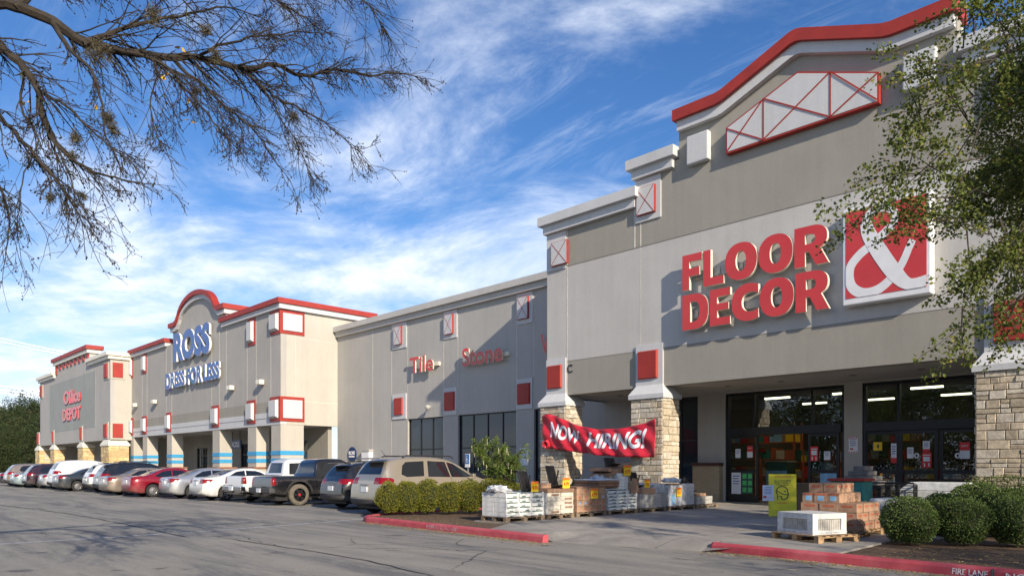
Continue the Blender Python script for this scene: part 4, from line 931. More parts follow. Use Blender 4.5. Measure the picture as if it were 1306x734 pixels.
# loose hedge in front of the right pier
rnd = random.Random(5); mb = MB()
hx0, hx1, hy = -4.95, 1.5, 20.3
for _ in range(15000):
    x = rnd.uniform(hx0, hx1); zz = rnd.random()**.6; top_ = 1.30+.12*noise.noise(Vector((x*1.6, 3, 0))); z = .15+zz*(top_-.15)
    y = hy+rnd.uniform(-.5, .5)*(1 if zz < .9 else .8)
    if zz < .62 and rnd.random() < .55: continue
    leaf(mb, Vector((x, y, z)), rv(rnd)+Vector((0, 0, .4)), rnd.uniform(.03, .055), rnd, 0, .4)
for _ in range(90):
    x = rnd.uniform(hx0, hx1); p = Vector((x, hy+rnd.uniform(-.3, .3), .1)); e = p+Vector((rnd.uniform(-.25, .25), rnd.uniform(-.2, .2), 1.0)); mb.tube([p, p.lerp(e, .5)+rv(rnd)*.05, e], [.012, .008, .004], 4, 1)
o = mb.build('hedge', [M['hedge_leaf'], M['oak_bark']], None, org=((hx0+hx1)/2, hy, .1)); tag(o, 'loose leggy hedge against the right stone pier', 'hedge')
# small willow-leaved tree with pale pods
rnd = random.Random(8); tp = Vector((-19.35, 18.2, .1)); T = wthing('small_tree', 'small desert willow with pale hanging pods before the dark wing windows', 'tree', tp)
st, lv, pd = MB(), MB(), MB()
for k in range(7):
    a = k/7*6.28+rnd.random(); e = tp+Vector((math.cos(a)*rnd.uniform(.5, 1.15), math.sin(a)*rnd.uniform(.5, 1.1), rnd.uniform(1.75, 2.45))); mid = tp.lerp(e, .5)+Vector((0, 0, .25))
    st.tube([tp+Vector((math.cos(a)*.06, math.sin(a)*.06, 0)), mid, e], [.035, .024, .008], 6)
    for j in range(16):
        t = rnd.uniform(.35, 1.0); p = (tp.lerp(mid, t*2) if t < .5 else mid.lerp(e, t*2-1)); d = (rv(rnd)+Vector((0, 0, .35))).normalized(); q = p+d*rnd.uniform(.2, .5)
        st.tube([p, q], [.007, .003], 4)
        for _ in range(46):
            s_ = rnd.random(); b_ = p.lerp(q, s_)+rv(rnd)*.07; leaf(lv, b_, d+rv(rnd)*.9-Vector((0, 0, .3)), rnd.uniform(.07, .14), rnd, 0, .16)
        if rnd.random() < .33:
            b_ = q+Vector((0, 0, -.02)); pd.tube([b_, b_+Vector((rnd.uniform(-.02, .02), 0, -.09)), b_+Vector((rnd.uniform(-.03, .03), 0, -rnd.uniform(.16, .24)))], [.014, .018, .006], 5)
st.build('trunk', M['bark'], T); lv.build('crown', M['willow_leaf'], T); split_build(pd, 'seed_pod', M['pod'], T)
# ---------------------------------------------------------------- live oaks
def oak(name, label, loc, rad, hc, seed, n_cl=900, leaf_n=46, ls=.055, bmat='oak_bark', lmat='oak_leaf', extra=(), group=None, cen=None, hole=.22):
    """trunk with limbs; crown of leaf sprays spread through a lumpy shell, with gaps"""
    rnd = random.Random(seed); loc = Vector(loc); T = wthing(name, label, 'tree', loc, group)
    c = loc+Vector((0, 0, hc)) if cen is None else Vector(cen); tk, lv = MB(), MB(); sd = Vector((seed*3.1, 0, 0))
    fork = loc+Vector((0, 0, max(1.6, (hc-rad[2])*.9)))
    r0 = .055*max(rad[0], rad[1]); tk.tube([loc, loc+Vector((.03, 0, .5)), fork], [r0*1.5, r0*1.05, r0*.9], 10)
    limbs = []
    for k in range(9):
        d = rv(rnd); d.z = abs(d.z)*.8+.1; e = c+Vector((d.x*rad[0], d.y*rad[1], (d.z-.35)*rad[2]))*.8; m_ = fork.lerp(e, .45)+Vector((0, 0, .12*rad[2])); limbs.append((fork, m_, e))
        tk.tube([fork, m_, e], [r0*.55, r0*.32, r0*.08], 7)
    cnt = 0; cl = []
    while cnt < n_cl:
        d = rv(rnd); lump = 1+.30*noise.noise(d*2.2+sd)+.16*noise.noise(d*5+sd); rr = rnd.uniform(.45, 1)**.5*lump
        p = c+Vector((d.x*rad[0]*rr, d.y*rad[1]*rr, d.z*rad[2]*rr))
        if p.z < loc.z+1.6: continue
        if noise.noise((p-c)*(2.6/max(rad))*1.3+sd) < -hole: continue
        cl.append((p, d)); cnt += 1
    for e in extra: cl.append((Vector(e[0]), Vector(e[1])))
    for i, (p, d) in enumerate(cl):
        dr = (d*.8+rv(rnd)*.7+Vector((0, 0, -.15))).normalized(); L_ = rnd.uniform(.35, .75)*ls/.055; q = p+dr*L_
        if i % 2 == 0: tk.tube([p-dr*L_*.6+rv(rnd)*.05, p, q], [.012*ls/.055, .008*ls/.055, .003], 3, cap=False)
        for _ in range(leaf_n):
            t = rnd.random(); sp = .16*ls/.055*(1.2-t*.6); leaf(lv, p.lerp(q, t)+rv(rnd)*sp*rnd.random()**.5, dr+rv(rnd)*1.2, ls*rnd.uniform(.6, 1.2), rnd, 0, .38)
    tk.build('trunk', M[bmat], T); lv.build('crown', M[lmat], T); return T
oc = cw(1532, 140, 10.6)
ex = []
rnd = random.Random(77)
def spray(path, n, sp=.12):
    P_ = [cw(*p) for p in path]
    for i in range(len(P_)-1):
        for k in range(n): t = rnd.random(); ex.append((P_[i].lerp(P_[i+1], t)+rv(rnd)*sp, (P_[i+1]-P_[i]).normalized()))
spray([(1250, 250, 9.6), (1180, 262, 9.4), (1125, 266, 9.2), (1096, 272, 9.2)], 5, .10); spray([(1240, 300, 9.6), (1195, 285, 9.6), (1165, 278, 9.5)], 7, .12)
spray([(1262, 330, 9.6), (1240, 375, 9.4), (1228, 415, 9.3), (1222, 440, 9.3)], 4, .05); spray([(1270, 95, 9.8), (1210, 100, 9.6), (1160, 82, 9.6)], 9, .14)
spray([(1240, 130, 9.6), (1185, 150, 9.6), (1135, 150, 9.5)], 9, .13); spray([(1300, 350, 9.6), (1290, 400, 9.5), (1296, 430, 9.5)], 5, .1)
spray([(1306, 30, 9.7), (1255, 25, 9.6), (1232, 12, 9.6)], 10, .2); spray([(1240, 190, 9.6), (1180, 200, 9.6), (1150, 215, 9.6)], 9, .2); spray([(1306, 300, 9.6), (1262, 325, 9.5), (1245, 345, 9.5)], 12, .2)
base_o = Vector((oc.x+.4, oc.y+.3, 0.1))
oak('live_oak', 'live oak with drooping sprays at the right edge, over the ampersand sign', base_o, (2.7, 2.7, 2.8), 0, 3, 2900, 62, .056, extra=ex, cen=(oc.x, oc.y, oc.z-.15), hole=.17)
so_ = oak('live_oak', 'live oak across the lot behind the camera', (14, 7.5, 0), (4.6, 4.6, 3.0), 5.6, 5, 560, 34, .11, group='oaks around the lot')
for x, y, s, r_ in ((9.5, -4, 1.0, 2), (-6, -14, 1.1, 1), (-14, -20, 1.25, 3), (-22, -17, 1.05, 4), (-31, -22, 1.3, .5), (-42, -18, 1.2, 5), (2, -20, 1.2, 2.5)):
    c_ = copy_tree(so_); c_.location = (x, y, 0); c_.rotation_euler = (0, 0, r_); c_.scale = (s, s, s)
    for ch in c_.children: pass
for o in [x for x in bpy.data.objects if x.get('group') == 'oaks around the lot']:
    for ch in o.children: ch.location = (-14, -7.5, 0)
# far trees beyond the last store
far_spots = [(-30, 130, 30, 9), (-12, 128, 27, 8), (3, 135, 32, 9.5), (14, 125, 25, 8.5), (26, 130, 30, 9), (38, 128, 31, 9.5), (48, 122, 27, 8.5), (58, 132, 30, 9), (20, 118, 19, 7.5), (40, 117, 17, 7), (2, 117, 18, 7.5)]
fo = oak('shade_tree', 'dark leafy tree in the wood beyond the farthest store', (0, 0, 0), (6.2, 6.2, 6.2), 7.5, 12, 620, 40, .30, lmat='far_leaf', bmat='bark', group='trees beyond the farthest store', hole=.3)
fo2 = oak('shade_tree', 'dark leafy tree in the wood beyond the farthest store', (0, 0, 0), (5.2, 5.6, 7.2), 8, 19, 620, 40, .30, lmat='far_leaf', bmat='bark', group='trees beyond the farthest store', hole=.3)
for i, (px, Z, ht, wd_) in enumerate(far_spots):
    q = cw(px, HY, Z); src = (fo, fo2)[i % 2]; o = src if i < 2 else copy_tree(src); s = ht/14.5*.385
    o.location = (q.x, q.y, 0); o.rotation_euler = (0, 0, i*1.7); o.scale = (s*1.05, s*1.05, s)
for i, (x, y, s) in enumerate([(-75, -38, 1.0), (-62, -44, 1.1), (-50, -40, .95), (-38, -46, 1.15), (-27, -42, 1.0), (-16, -47, 1.1), (-5, -43, 1.0), (6, -48, 1.1), (18, -44, 1.0)]):
    c_ = copy_tree((fo, fo2)[i % 2]); c_.location = (x, y, 0); c_.rotation_euler = (0, 0, i*1.3); c_.scale = (s, s, s*.8); c_['label'] = 'dark tree across the road, only mirrored in the store glass'; c_['group'] = 'trees across the road'
# ---------------------------------------------------------------- bare tree, upper left
rnd = random.Random(41); BT = wthing('bare_tree', 'leafless tree reaching in from the upper left with moss clumps and buds', 'tree', tuple(cw(-560, 760, 6.5)[:2])+(0,))
tb = MB(); bu = MB(); tips = []
def limb(path, r0, r1, n=7):
    P_ = []; C = [cw(*p) for p in path]; m = len(C)
    for i in range(m-1):
        p0, p1, p2, p3 = [C[min(max(k, 0), m-1)] for k in (i-1, i, i+1, i+2)]
        for k in range(4):
            t = k/4; P_.append(0.5*((2*p1)+(p2-p0)*t+(2*p0-5*p1+4*p2-p3)*t*t+(3*p1-p0-3*p2+p3)*t**3)+rv(rnd)*.012)
    P_.append(C[-1]); N = len(P_); rr = [lerp(r0, r1, (i/(N-1))**.8) for i in range(N)]
    tb.tube(P_, rr, n); return P_, rr
z2 = lambda x, y, Z: (x/2.225, y/2.225, Z)
tr0 = cw(-560, 760, 6.5); tr0.z = 0; fork = cw(-330, 120, 6.8)
tb.tube([tr0, tr0.lerp(fork, .35)+Vector((.1, 0, 0)), fork.lerp(tr0, .25), fork], [.26, .19, .14, .09], 12)
Lm = []
def L2(pts, r0, r1, Z0, Z1):
    n = len(pts); Lm.append(limb([z2(x, y, lerp(Z0, Z1, i/(n-1))) for i, (x, y) in enumerate(pts)], r0, r1))
fk = (-330*2.225, 120*2.225)
L2([fk, (-250, 60), (-60, 10), (40, 18), (150, 62), (240, 122), (330, 140), (480, 160), (560, 162), (680, 192), (780, 185), (860, 215), (950, 196), (1050, 216), (1130, 206), (1195, 222)], .075, .004, 6.8, 8.4)
L2([fk, (-300, 90), (-120, 60), (0, 130), (70, 195), (110, 260), (120, 330), (180, 430), (250, 482), (330, 505), (405, 522)], .062, .004, 6.8, 6.5)
L2([fk, (-250, 200), (-60, 270), (0, 330), (80, 420), (140, 490), (180, 540), (225, 610), (250, 670)], .034, .003, 6.8, 6.2)
L2([(560, 162), (620, 130), (700, 110), (740, 100), (860, 92), (920, 100)], .018, .004, 7.6, 7.9)
L2([(680, 192), (740, 240), (790, 280), (880, 320), (960, 380), (1030, 442)], .02, .004, 7.8, 8.0)
L2([(330, 140), (460, 182), (510, 235), (570, 300), (620, 362), (690, 440)], .022, .004, 7.4, 7.1)
L2([(480, 160), (560, 230), (640, 300), (700, 350), (760, 420), (820, 515)], .02, .003, 7.5, 7.3)
L2([(150, 62), (200, 140), (260, 200), (290, 300), (300, 390), (330, 440)], .024, .004, 7.2, 6.7)
L2([(110, 260), (170, 290), (230, 340), (290, 400), (350, 440), (410, 500)], .016, .003, 6.7, 6.6)
L2([(120, 330), (150, 400), (190, 480), (220, 560), (250, 620)], .014, .003, 6.6, 6.4)
L2([(40, 18), (150, -40), (330, -60), (480, -50), (640, -40), (760, -10), (850, 40), (900, 80)], .045, .004, 7.1, 8.3)
L2([(640, -40), (800, -60), (960, -40), (1040, 10), (1070, 50), (1098, 95)], .016, .003, 8, 8.4)
L2([(240, 122), (330, 90), (430, 60), (540, 40), (640, 20), (760, 60)], .03, .004, 7.3, 8.0)
L2([(-120, 420), (-20, 500), (10, 560), (25, 640), (15, 720)], .02, .004, 6.4, 6.0)
L2([(740, 240), (800, 340), (840, 400), (880, 500)], .010, .003, 7.8, 7.7); L2([(460, 182), (430, 260), (432, 340), (452, 398)], .010, .003, 7.4, 7.1)
L2([(70, 195), (60, 300), (110, 400), (60, 520), (50, 640)], .014, .003, 6.7, 6.3)
rt = cw(653, 367, 1)-Vector((0, 0, 0)); right = Vector((math.cos(A), math.sin(A), 0))
def bud(p, s=1.0):
    r_ = .0058*s; k = len(bu.v); bu.v += [tuple(p+Vector(v)*r_) for v in ((1, 0, 0), (-1, 0, 0), (0, 1, 0), (0, -1, 0), (0, 0, 1.2), (0, 0, -1.2))]
    for f in ((0, 2, 4), (2, 1, 4), (1, 3, 4), (3, 0, 4), (2, 0, 5), (1, 2, 5), (3, 1, 5), (0, 3, 5)): bu.f.append(tuple(i+k for i in f)); bu.m.append(0)
def twig(p, d, L_, r_, dep):
    n = 5; pts = [p]; q = p; dd = d.normalized()
    for i in range(n):
        dd = (dd+rv(rnd)*.2+Vector((0, 0, -.04))).normalized(); q = q+dd*L_/n; pts.append(q)
        if rnd.random() < .13: bud(q+rv(rnd)*.012, rnd.uniform(.7, 1.4))
    tb.tube(pts, [lerp(r_, max(r_*.35, .0017), i/n) for i in range(n+1)], 4, cap=False)
    if rnd.random() < .35: bud(q, rnd.uniform(.8, 1.8))
    if dep > 0:
        for k in range(rnd.choice((2, 3, 3, 4))):
            i = rnd.randint(1, n-1); sdv = (dd*.9+rv(rnd)*.8+Vector((0, 0, -.12))); twig(pts[i], sdv, L_*rnd.uniform(.35, .65), max(r_*.55, .0022), dep-1)
for li, (P_, rr) in enumerate(Lm):
    Lt = sum((P_[i+1]-P_[i]).length for i in range(len(P_)-1)); n = int(Lt*(15 if li == 0 else 9 if li < 3 else 12 if li in (7, 8, 9, 13, 16) else 20))
    for k in range(n):
        f = rnd.uniform(.25 if li < 3 else .1, 1.0); i = min(int(f*(len(P_)-1)), len(P_)-2); p = P_[i].lerp(P_[i+1], rnd.random())
        d = (P_[i+1]-P_[i]).normalized(); side = (d*.85+rv(rnd)*.75+Vector((0, 0, -.25 if li else -.24))+right*.22)
        twig(p, side, rnd.uniform(.2, .70)*(1.15-f*.45), max(.0042, rr[i]*.4) if rr[i] < .03 else .0095, 2 if rnd.random() < .6 else 1)
tb.build('trunk', M['bark'], BT); bu.build('buds', M['bark'], BT)
ms = MB()
for px, py, Z, r_ in ((196, 20, 7.3, .16), (126, 68, 7.2, .2), (262, 40, 7.4, .08), (248, 116, 7.4, .08), (138, 150, 6.9, .1), (145, 166, 6.9, .08), (96, 178, 6.7, .09), (64, 253, 6.4, .05), (275, 72, 7.5, .1), (375, 148, 7.8, .06), (105, 250, 6.5, .04), (92, 200, 6.6, .06)):
    c_ = cw(px, py, Z); r_ *= .62
    for _ in range(int(700*r_/.1)): dd = rv(rnd); p = c_+Vector((dd.x, dd.y, dd.z*1.3))*r_*rnd.random()**.7; leaf(ms, p, rv(rnd), rnd.uniform(.03, .07), rnd, 0, .05)
ms.build('moss_clumps', M['moss_clump'], BT)
yl = MB()
for px, py, Z in ((230, 59, 7.4), (242, 152, 7.4), (209, 95, 7.3), (32, 130, 6.7), (120, 132, 6.9), (240, 133, 7.4)): leaf(yl, cw(px, py, Z), rv(rnd), .07, rnd, 0, .4); leaf(yl, cw(px+1.5, py+1, Z), rv(rnd), .06, rnd, 0, .4)
split_build(yl, 'yellow_leaf', M['yellow_leaf'], BT)
# power lines far behind the last store
for i, (ya, yb, x1_) in enumerate([(427, 450, 110), (431, 454, 110), (452, 470, 90), (456, 474, 90), (481, 491, 60), (486, 496, 60), (490, 499, 60)]):
    mb = MB(); a, b = cw(-140, ya-33*(1 if i < 2 else .8 if i < 4 else .5), 135), cw(x1_+60, yb+14, 150)
    mb.tube([a.lerp(b, t/14)-Vector((0, 0, .8*math.sin(math.pi*t/14))) for t in range(15)], .045, 5); o = mb.build('power_line', M['galv'], None, org=tuple(a)); tag(o, 'thin overhead power line sagging in the sky behind the farthest store', 'power line', 'overhead lines behind the farthest store')
# ================================================================ vehicles
m, t, b = base_mat('car_glass'); b.inputs['Base Color'].default_value = (0.010, 0.013, 0.018, 1); b.inputs['Roughness'].default_value = 0.03; b.inputs['Specular IOR Level'].default_value = 0.9
plain('tyre', (0.022, 0.021, 0.020), 0.85, var=0.3, scale=12, bmp=0.4); plain('tyre_dusty', (0.13, 0.115, 0.09), 0.95, var=0.3, scale=14, bmp=0.6)
plain('rim_silver', (0.52, 0.52, 0.53), 0.3, 0.85); plain('rim_dark', (0.03, 0.03, 0.032), 0.4, 0.6); plain('rim_red', (0.45, 0.02, 0.03), 0.4)
plain('car_trim', (0.018, 0.018, 0.019), 0.6); plain('bumper_grey', (0.055, 0.055, 0.057), 0.65); plain('chrome', (0.65, 0.65, 0.66), 0.12, 1.0)
m, t, b = base_mat('tail_red'); b.inputs['Base Color'].default_value = (0.21, 0.003, 0.004, 1); b.inputs['Roughness'].default_value = 0.18; b.inputs['Coat Weight'].default_value = 0.4; b.inputs['Emission Color'].default_value = (0.5, 0.01, 0.01, 1); b.inputs['Emission Strength'].default_value = 0.0
plain('lamp_clear', (0.62, 0.62, 0.60), 0.12, coat=1); plain('plate_white', (0.60, 0.64, 0.68), 0.5)
for n_, c_, me_, ro_ in (('paint_tan', (0.42, 0.37, 0.285), 0.55, .32), ('paint_black', (0.010, 0.011, 0.014), 0.1, .25), ('paint_white', (0.66, 0.67, 0.66), 0.0, .3), ('paint_silver', (0.50, 0.52, 0.54), 0.7, .3),
                         ('paint_red', (0.27, 0.008, 0.022), 0.3, .28), ('paint_champagne', (0.33, 0.275, 0.225), 0.6, .3), ('paint_graphite', (0.045, 0.055, 0.065), 0.5, .28), ('paint_lightblue', (0.30, 0.40, 0.44), 0.5, .3),
                         ('paint_maroon', (0.035, 0.016, 0.026), 0.3, .3), ('paint_navy', (0.012, 0.018, 0.035), 0.3, .25)): paint(n_, c_, me_, ro_)
def interp(pts, x):
    if x <= pts[0][0]: return pts[0][1]
    for (a, b), (c, d) in zip(pts, pts[1:]):
        if x <= c: return b+(d-b)*(x-a)/(c-a) if c > a else d
    return pts[-1][1]
def smooth_pts(pts, it=2):
    for _ in range(it):
        out = [pts[0]]
        for a, b in zip(pts, pts[1:]): out += [(a[0]*.75+b[0]*.25, a[1]*.75+b[1]*.25), (a[0]*.25+b[0]*.75, a[1]*.25+b[1]*.75)]
        out.append(pts[-1]); pts = out
    return pts
def car(name, label, X, Y, P, rz=0.0):
    """X,Y = left rear corner on the ground; nose points to +Y. P = shape parameters."""
    Lc, Wd = P['L'], P['W']; root = thing(name, label, P.get('cat', 'car'), (X+Wd/2, Y, 0), rz, 'vehicles parked in front of the stores')
    top = smooth_pts(P['top'], P.get('sm', 2)); belt = P['belt']; zb = P['zb']; tw = P['wheel']; wr = P['r']; Ra = wr+P.get('gap', .07)
    hw = Wd/2; tum = P.get('tumble', .42); pe = P.get('pe', .18); pl_ = P.get('pl', .55)
    xs = sorted(set([round(v, 3) for v in [i*Lc/70 for i in range(71)]+[.006, .015, .03, .05, .08, .12, .17, Lc-.17, Lc-.12, Lc-.08, Lc-.05, Lc-.025, Lc-.01]+[w_+Ra*math.cos(R(a)) for w_ in tw for a in range(0, 181, 15)]+P.get('xs', [])]))
    bm = bmesh.new(); ring = []
    def half(x):
        zt = interp(top, x); zb_ = min(interp(belt, x), zt-.02); e = min(x, Lc-x); k = 1-pe*max(0, 1-e/pl_)**2.4; w_ = hw*k
        arch = 0
        for wx in tw:
            if abs(x-wx) < Ra: arch = max(arch, wr+math.sqrt(Ra*Ra-(x-wx)**2))
        lo = zb+.12*max(0, 1-e/.5)**2; lo = min(lo, zt-.2); mid = lerp(lo, zb_, .45)
        wt = max(w_*.93-tum*max(0, zt-zb_-.03), w_*.3) if zt-zb_ > .06 else w_*.90
        d = zt-zb_
        pts = [(0, max(lo, arch)), (w_*.84, max(lo, arch)), (w_*.955, max(lo+.02, arch)), (w_*.99, max(lo+.1, arch)), (w_*1.0, max(mid, arch+.01)), (w_*.995, max(lerp(mid, zb_, .6), arch+.02)), (w_*.975, max(zb_-.05, arch+.03)), (w_*.945, max(zb_, arch+.04))]
        r_ = min(.09, d*.35); a0 = pts[-1]
        for q in (.25, .5, .75, 1.0): pts.append((lerp(a0[0], wt, q), lerp(a0[1], zt-r_, q)))
        pts += [(wt-.25*r_-.015, zt-r_*.38), (wt*.86, zt-.006-r_*.05), (wt*.6, zt+.006), (0, zt+.012)]
        return pts
    for x in xs:
        h_ = half(x); vs = [bm.verts.new((y, x, z)) for y, z in h_]; vm = [bm.verts.new((-y, x, z)) for y, z in h_[1:-1]]
        ring.append(vs+vm[::-1])
    n = len(ring[0])
    for i in range(len(ring)-1):
        for j in range(n):
            q = [ring[i][j], ring[i][(j+1) % n], ring[i+1][(j+1) % n], ring[i+1][j]]
            try: bm.faces.new(q)
            except ValueError: pass
    for rg in (ring[0], ring[-1]):
        try: bm.faces.new(rg)
        except ValueError: pass
    bmesh.ops.recalc_face_normals(bm, faces=bm.faces)
    AX = {'side': (1, 2, 0), 'rear': (0, 2, 1), 'top': (0, 1, 2)}
    def region(view, poly, mi, cond, mirror=False):
        polys = [poly]+([[(-a, b) for a, b in reversed(poly)]] if mirror else [])
        u, v, w_ = AX[view]
        for pg in polys:
            umin, umax = min(p[0] for p in pg)-.1, max(p[0] for p in pg)+.1; vmin, vmax = min(p[1] for p in pg)-.1, max(p[1] for p in pg)+.1
            ar = sum(pg[i][0]*pg[(i+1) % len(pg)][1]-pg[(i+1) % len(pg)][0]*pg[i][1] for i in range(len(pg)))
            if ar < 0: pg = pg[::-1]
            for i in range(len(pg)):
                a, b = pg[i], pg[(i+1) % len(pg)]; co = [0, 0, 0]; co[u], co[v] = a; no = [0, 0, 0]; no[u], no[v] = b[1]-a[1], -(b[0]-a[0])
                fs = [f for f in bm.faces if max(q.co[u] for q in f.verts) > umin and min(q.co[u] for q in f.verts) < umax and max(q.co[v] for q in f.verts) > vmin and min(q.co[v] for q in f.verts) < vmax and cond(f.calc_center_median(), f.normal)]
                ge = set(fs)
                for f in fs: ge.update(f.edges); ge.update(f.verts)
                bmesh.ops.bisect_plane(bm, geom=list(ge), plane_co=co, plane_no=no, dist=1e-5)
            bm.normal_update()
            for f in bm.faces:
                c = f.calc_center_median()
                if not cond(c, f.normal): continue
                if all((pg[(i+1) % len(pg)][0]-pg[i][0])*(c[v]-pg[i][1])-(pg[(i+1) % len(pg)][1]-pg[i][1])*(c[u]-pg[i][0]) > -1e-6 for i in range(len(pg))): f.material_index = mi
    side = lambda c, n_: abs(c.x) > hw*.45 and abs(n_.x) > .25
    if P.get('lower'): region('side', [(-.1, 0), (Lc+.1, 0), (Lc+.1, P['lower']), (-.1, P['lower'])], 5, lambda c, n_: True)
    if P.get('bump'):
        z0_, z1_, xb = P['bump']; region('side', [(-.1, z0_), (xb, z0_), (xb, z1_), (-.1, z1_)], 7, lambda c, n_: True)
    for pg in P.get('glass', []): region('side', pg, 1, side)
    for pg in P.get('rearglass', []): region(P.get('rgview', 'rear'), pg, 2, P['rgcond'])
    for pg in P.get('windshield', []): region('top', pg, 3, lambda c, n_: n_.z > .2 and c.y > Lc*.4)
    for pg in P.get('tail', []): region('side', pg[0], 4, (lambda ym: lambda c, n_: abs(c.x) > ym and (n_.y < .3 or abs(n_.x) > .3) and n_.z < .9)(pg[1]))
    for pg in P.get('head', []): region('side', pg[0], 6, (lambda ym: lambda c, n_: abs(c.x) > ym)(pg[1]))
    for x_, z0_, z1_ in P.get('seams', []): region('side', [(x_, z0_), (x_+.012, z0_), (x_+.012, z1_), (x_, z1_)], 5, side)
    if P.get('arch'):
        for wx in tw:
            pg = [(wx+(Ra+P['arch'])*math.cos(R(a)), wr+(Ra+P['arch'])*math.sin(R(a))) for a in range(0, 181, 20)]; region('side', [(wx-Ra-P['arch'], .15)]+pg[::-1]+[(wx+Ra+P['arch'], .15)], 5, lambda c, n_: abs(c.x) > hw*.9)
    if P.get('lid'):
        x0_, x1_ = P['lid']; region('top', [(-hw+.14, x0_), (hw-.14, x0_), (hw-.14, x1_), (-hw+.14, x1_)], 5, lambda c, n_: n_.z > .5)
    names = {0: ('body', M[P['paint']]), 1: ('side_window', M['car_glass']), 2: ('rear_window', M['car_glass']), 3: ('windshield', M['car_glass']), 4: ('tail_light', M['tail_red']), 5: ('trim', M['car_trim']), 6: ('headlight', M['lamp_clear']), 7: ('bumper', M[P.get('bump_mat', 'bumper_grey')])}
    parts = {}
    for f in bm.faces:
        k = f.material_index
        if k in (1, 4, 6): k = (k, 1 if f.calc_center_median().x > 0 else -1)
        else: k = (k, 0)
        parts.setdefault(k, []).append(f)
    body = None
    for (k, sd_), fs in sorted(parts.items()):
        idx = {}; vs, fc = [], []
        for f in fs:
            q = []
            for v_ in f.verts:
                if v_.index not in idx or True:
                    key = id(v_) if False else (round(v_.co.x, 5), round(v_.co.y, 5), round(v_.co.z, 5))
                if key not in idx: idx[key] = len(vs); vs.append(tuple(v_.co))
                q.append(idx[key])
            if len(set(q)) == len(q): fc.append(tuple(q))
        mb = MB(); mb.add(vs, fc); mb.build(names[k][0], names[k][1], root, smooth=(k not in (5,)))
    bm.free()
    # dark underbody, wheels, mirrors, handles, plate
    mb = MB(); mb.box(-hw+.28, hw-.28, .25, Lc-.25, .2, .62); mb.box(-hw+.12, hw-.12, tw[0]+Ra, tw[1]-Ra, zb-.02, zb+.05); mb.build('underbody', M['car_trim'], root)
    tm = M[P.get('tyre', 'tyre')]; rm = P.get('rim', 'rim_silver'); ns = P.get('spokes', 5)
    for wx in tw:
        for s in (-1, 1):
            cx_ = s*(hw-.125); a = .11; mb = MB()
            prof = [(wr*.62, -a), (wr*.8, -a*1.04), (wr*.96, -a*.9), (wr, -a*.55), (wr, a*.55), (wr*.96, a*.9), (wr*.8, a*1.04), (wr*.62, a)]
            mb.lathe([(r_, h_) for r_, h_ in prof], 28, 'x', (cx_, wx, wr)); w_ = mb.build('wheel', tm, root, smooth=True)
            mb = MB(); f_ = s*a*.55; rr = wr*.63
            mb.lathe([(0, -s*a*.2), (rr, -s*a*.2), (rr, s*a*.98), (rr*.93, s*a*.98), (rr*.90, s*a*.3)], 28, 'x', (cx_, wx, wr), mats=[1, 1, 0, 0])
            for q in range(ns):
                an = 2*math.pi*q/ns; c, sn = math.cos(an), math.sin(an); w0, w1 = rr*.20, rr*(.16 if ns > 5 else .2)
                def pt(r_, t_, h_): return (cx_+h_, wx+r_*c-t_*sn, wr+r_*sn+t_*c)
                o1, o2 = s*a*.85, s*a*.7
                mb.add([pt(rr*.1, -w0, o1), pt(rr*.93, -w1, o2), pt(rr*.93, w1, o2), pt(rr*.1, w0, o1), pt(rr*.1, -w0, 0), pt(rr*.93, -w1, 0), pt(rr*.93, w1, 0), pt(rr*.1, w0, 0)], [(0, 1, 2, 3), (0, 4, 5, 1), (3, 2, 6, 7), (1, 5, 6, 2)], 0)
            mb.lathe([(0, s*a*.95), (rr*.2, s*a*.92), (rr*.24, s*a*.5)], 14, 'x', (cx_, wx, wr), m=2)
            mb.build('rim', [M[rm], M['rim_dark'], M[P.get('hub', rm)]], w_)
    xm, zm = P['mirror']
    for s in (-1, 1):
        mb = MB(); mb.box(s*(hw+.11)-.1, s*(hw+.11)+.1, xm-.06, xm+.07, zm-.07, zm+.08); mb.box(s*(hw-.04)-.07, s*(hw-.04)+.07, xm-.02, xm+.03, zm-.05, zm-.01); mb.build('side_mirror', M[P['paint']], root, bev=.03)
        for hx, hz in P.get('handles', []):
            mb = MB(); mb.box(s*(hw*.985)-.02, s*(hw*.985)+.025, hx, hx+.18, hz, hz+.035); mb.build('door_handle', M[P.get('handle_mat', 'chrome')], root, bev=.01)
    px_, pz = P.get('plate', (-.012, .75)); mb = MB(); mb.box(-.16, .16, px_-.012, px_+.03, pz-.08, pz+.08); mb.build('number_plate', M['plate_white'], root)
    mb = MB(); mb.box(-.22, .22, px_-.006, px_+.05, pz+.12, pz+.15); mb.build('emblem_bar', M['chrome'], root)
    for q in P.get('extra', []): q(root, P)
    return root
def roofrack(root, P):
    hw = P['W']/2; z = P['H']+.03
    for s in (-1, 1): mb = MB(); x = s*(hw*.62); mb.tube([(x, 1.0, z-.06), (x, 1.15, z), (x, 2.9, z), (x, 3.05, z-.06)], .022, 6); mb.build('roof_rail', M['car_trim'], root)
    if P.get('bars'):
        for y in (1.4, 2.5): mb = MB(); mb.box(-hw*.66, hw*.66, y-.03, y+.03, z, z+.06); mb.build('roof_bar', M['car_trim'], root)
def antenna(root, P): mb = MB(); mb.tube([(0.1, .75, P['H']-.03), (.1, .55, P['H']+.2)], .008, 5); mb.build('antenna', M['car_trim'], root)
def spoiler(root, P): mb = MB(); mb.box(-P['W']/2*.62, P['W']/2*.62, .20, .5, P['H']-.085, P['H']-.04); mb.build('spoiler', M[P['paint']], root, bev=.02)
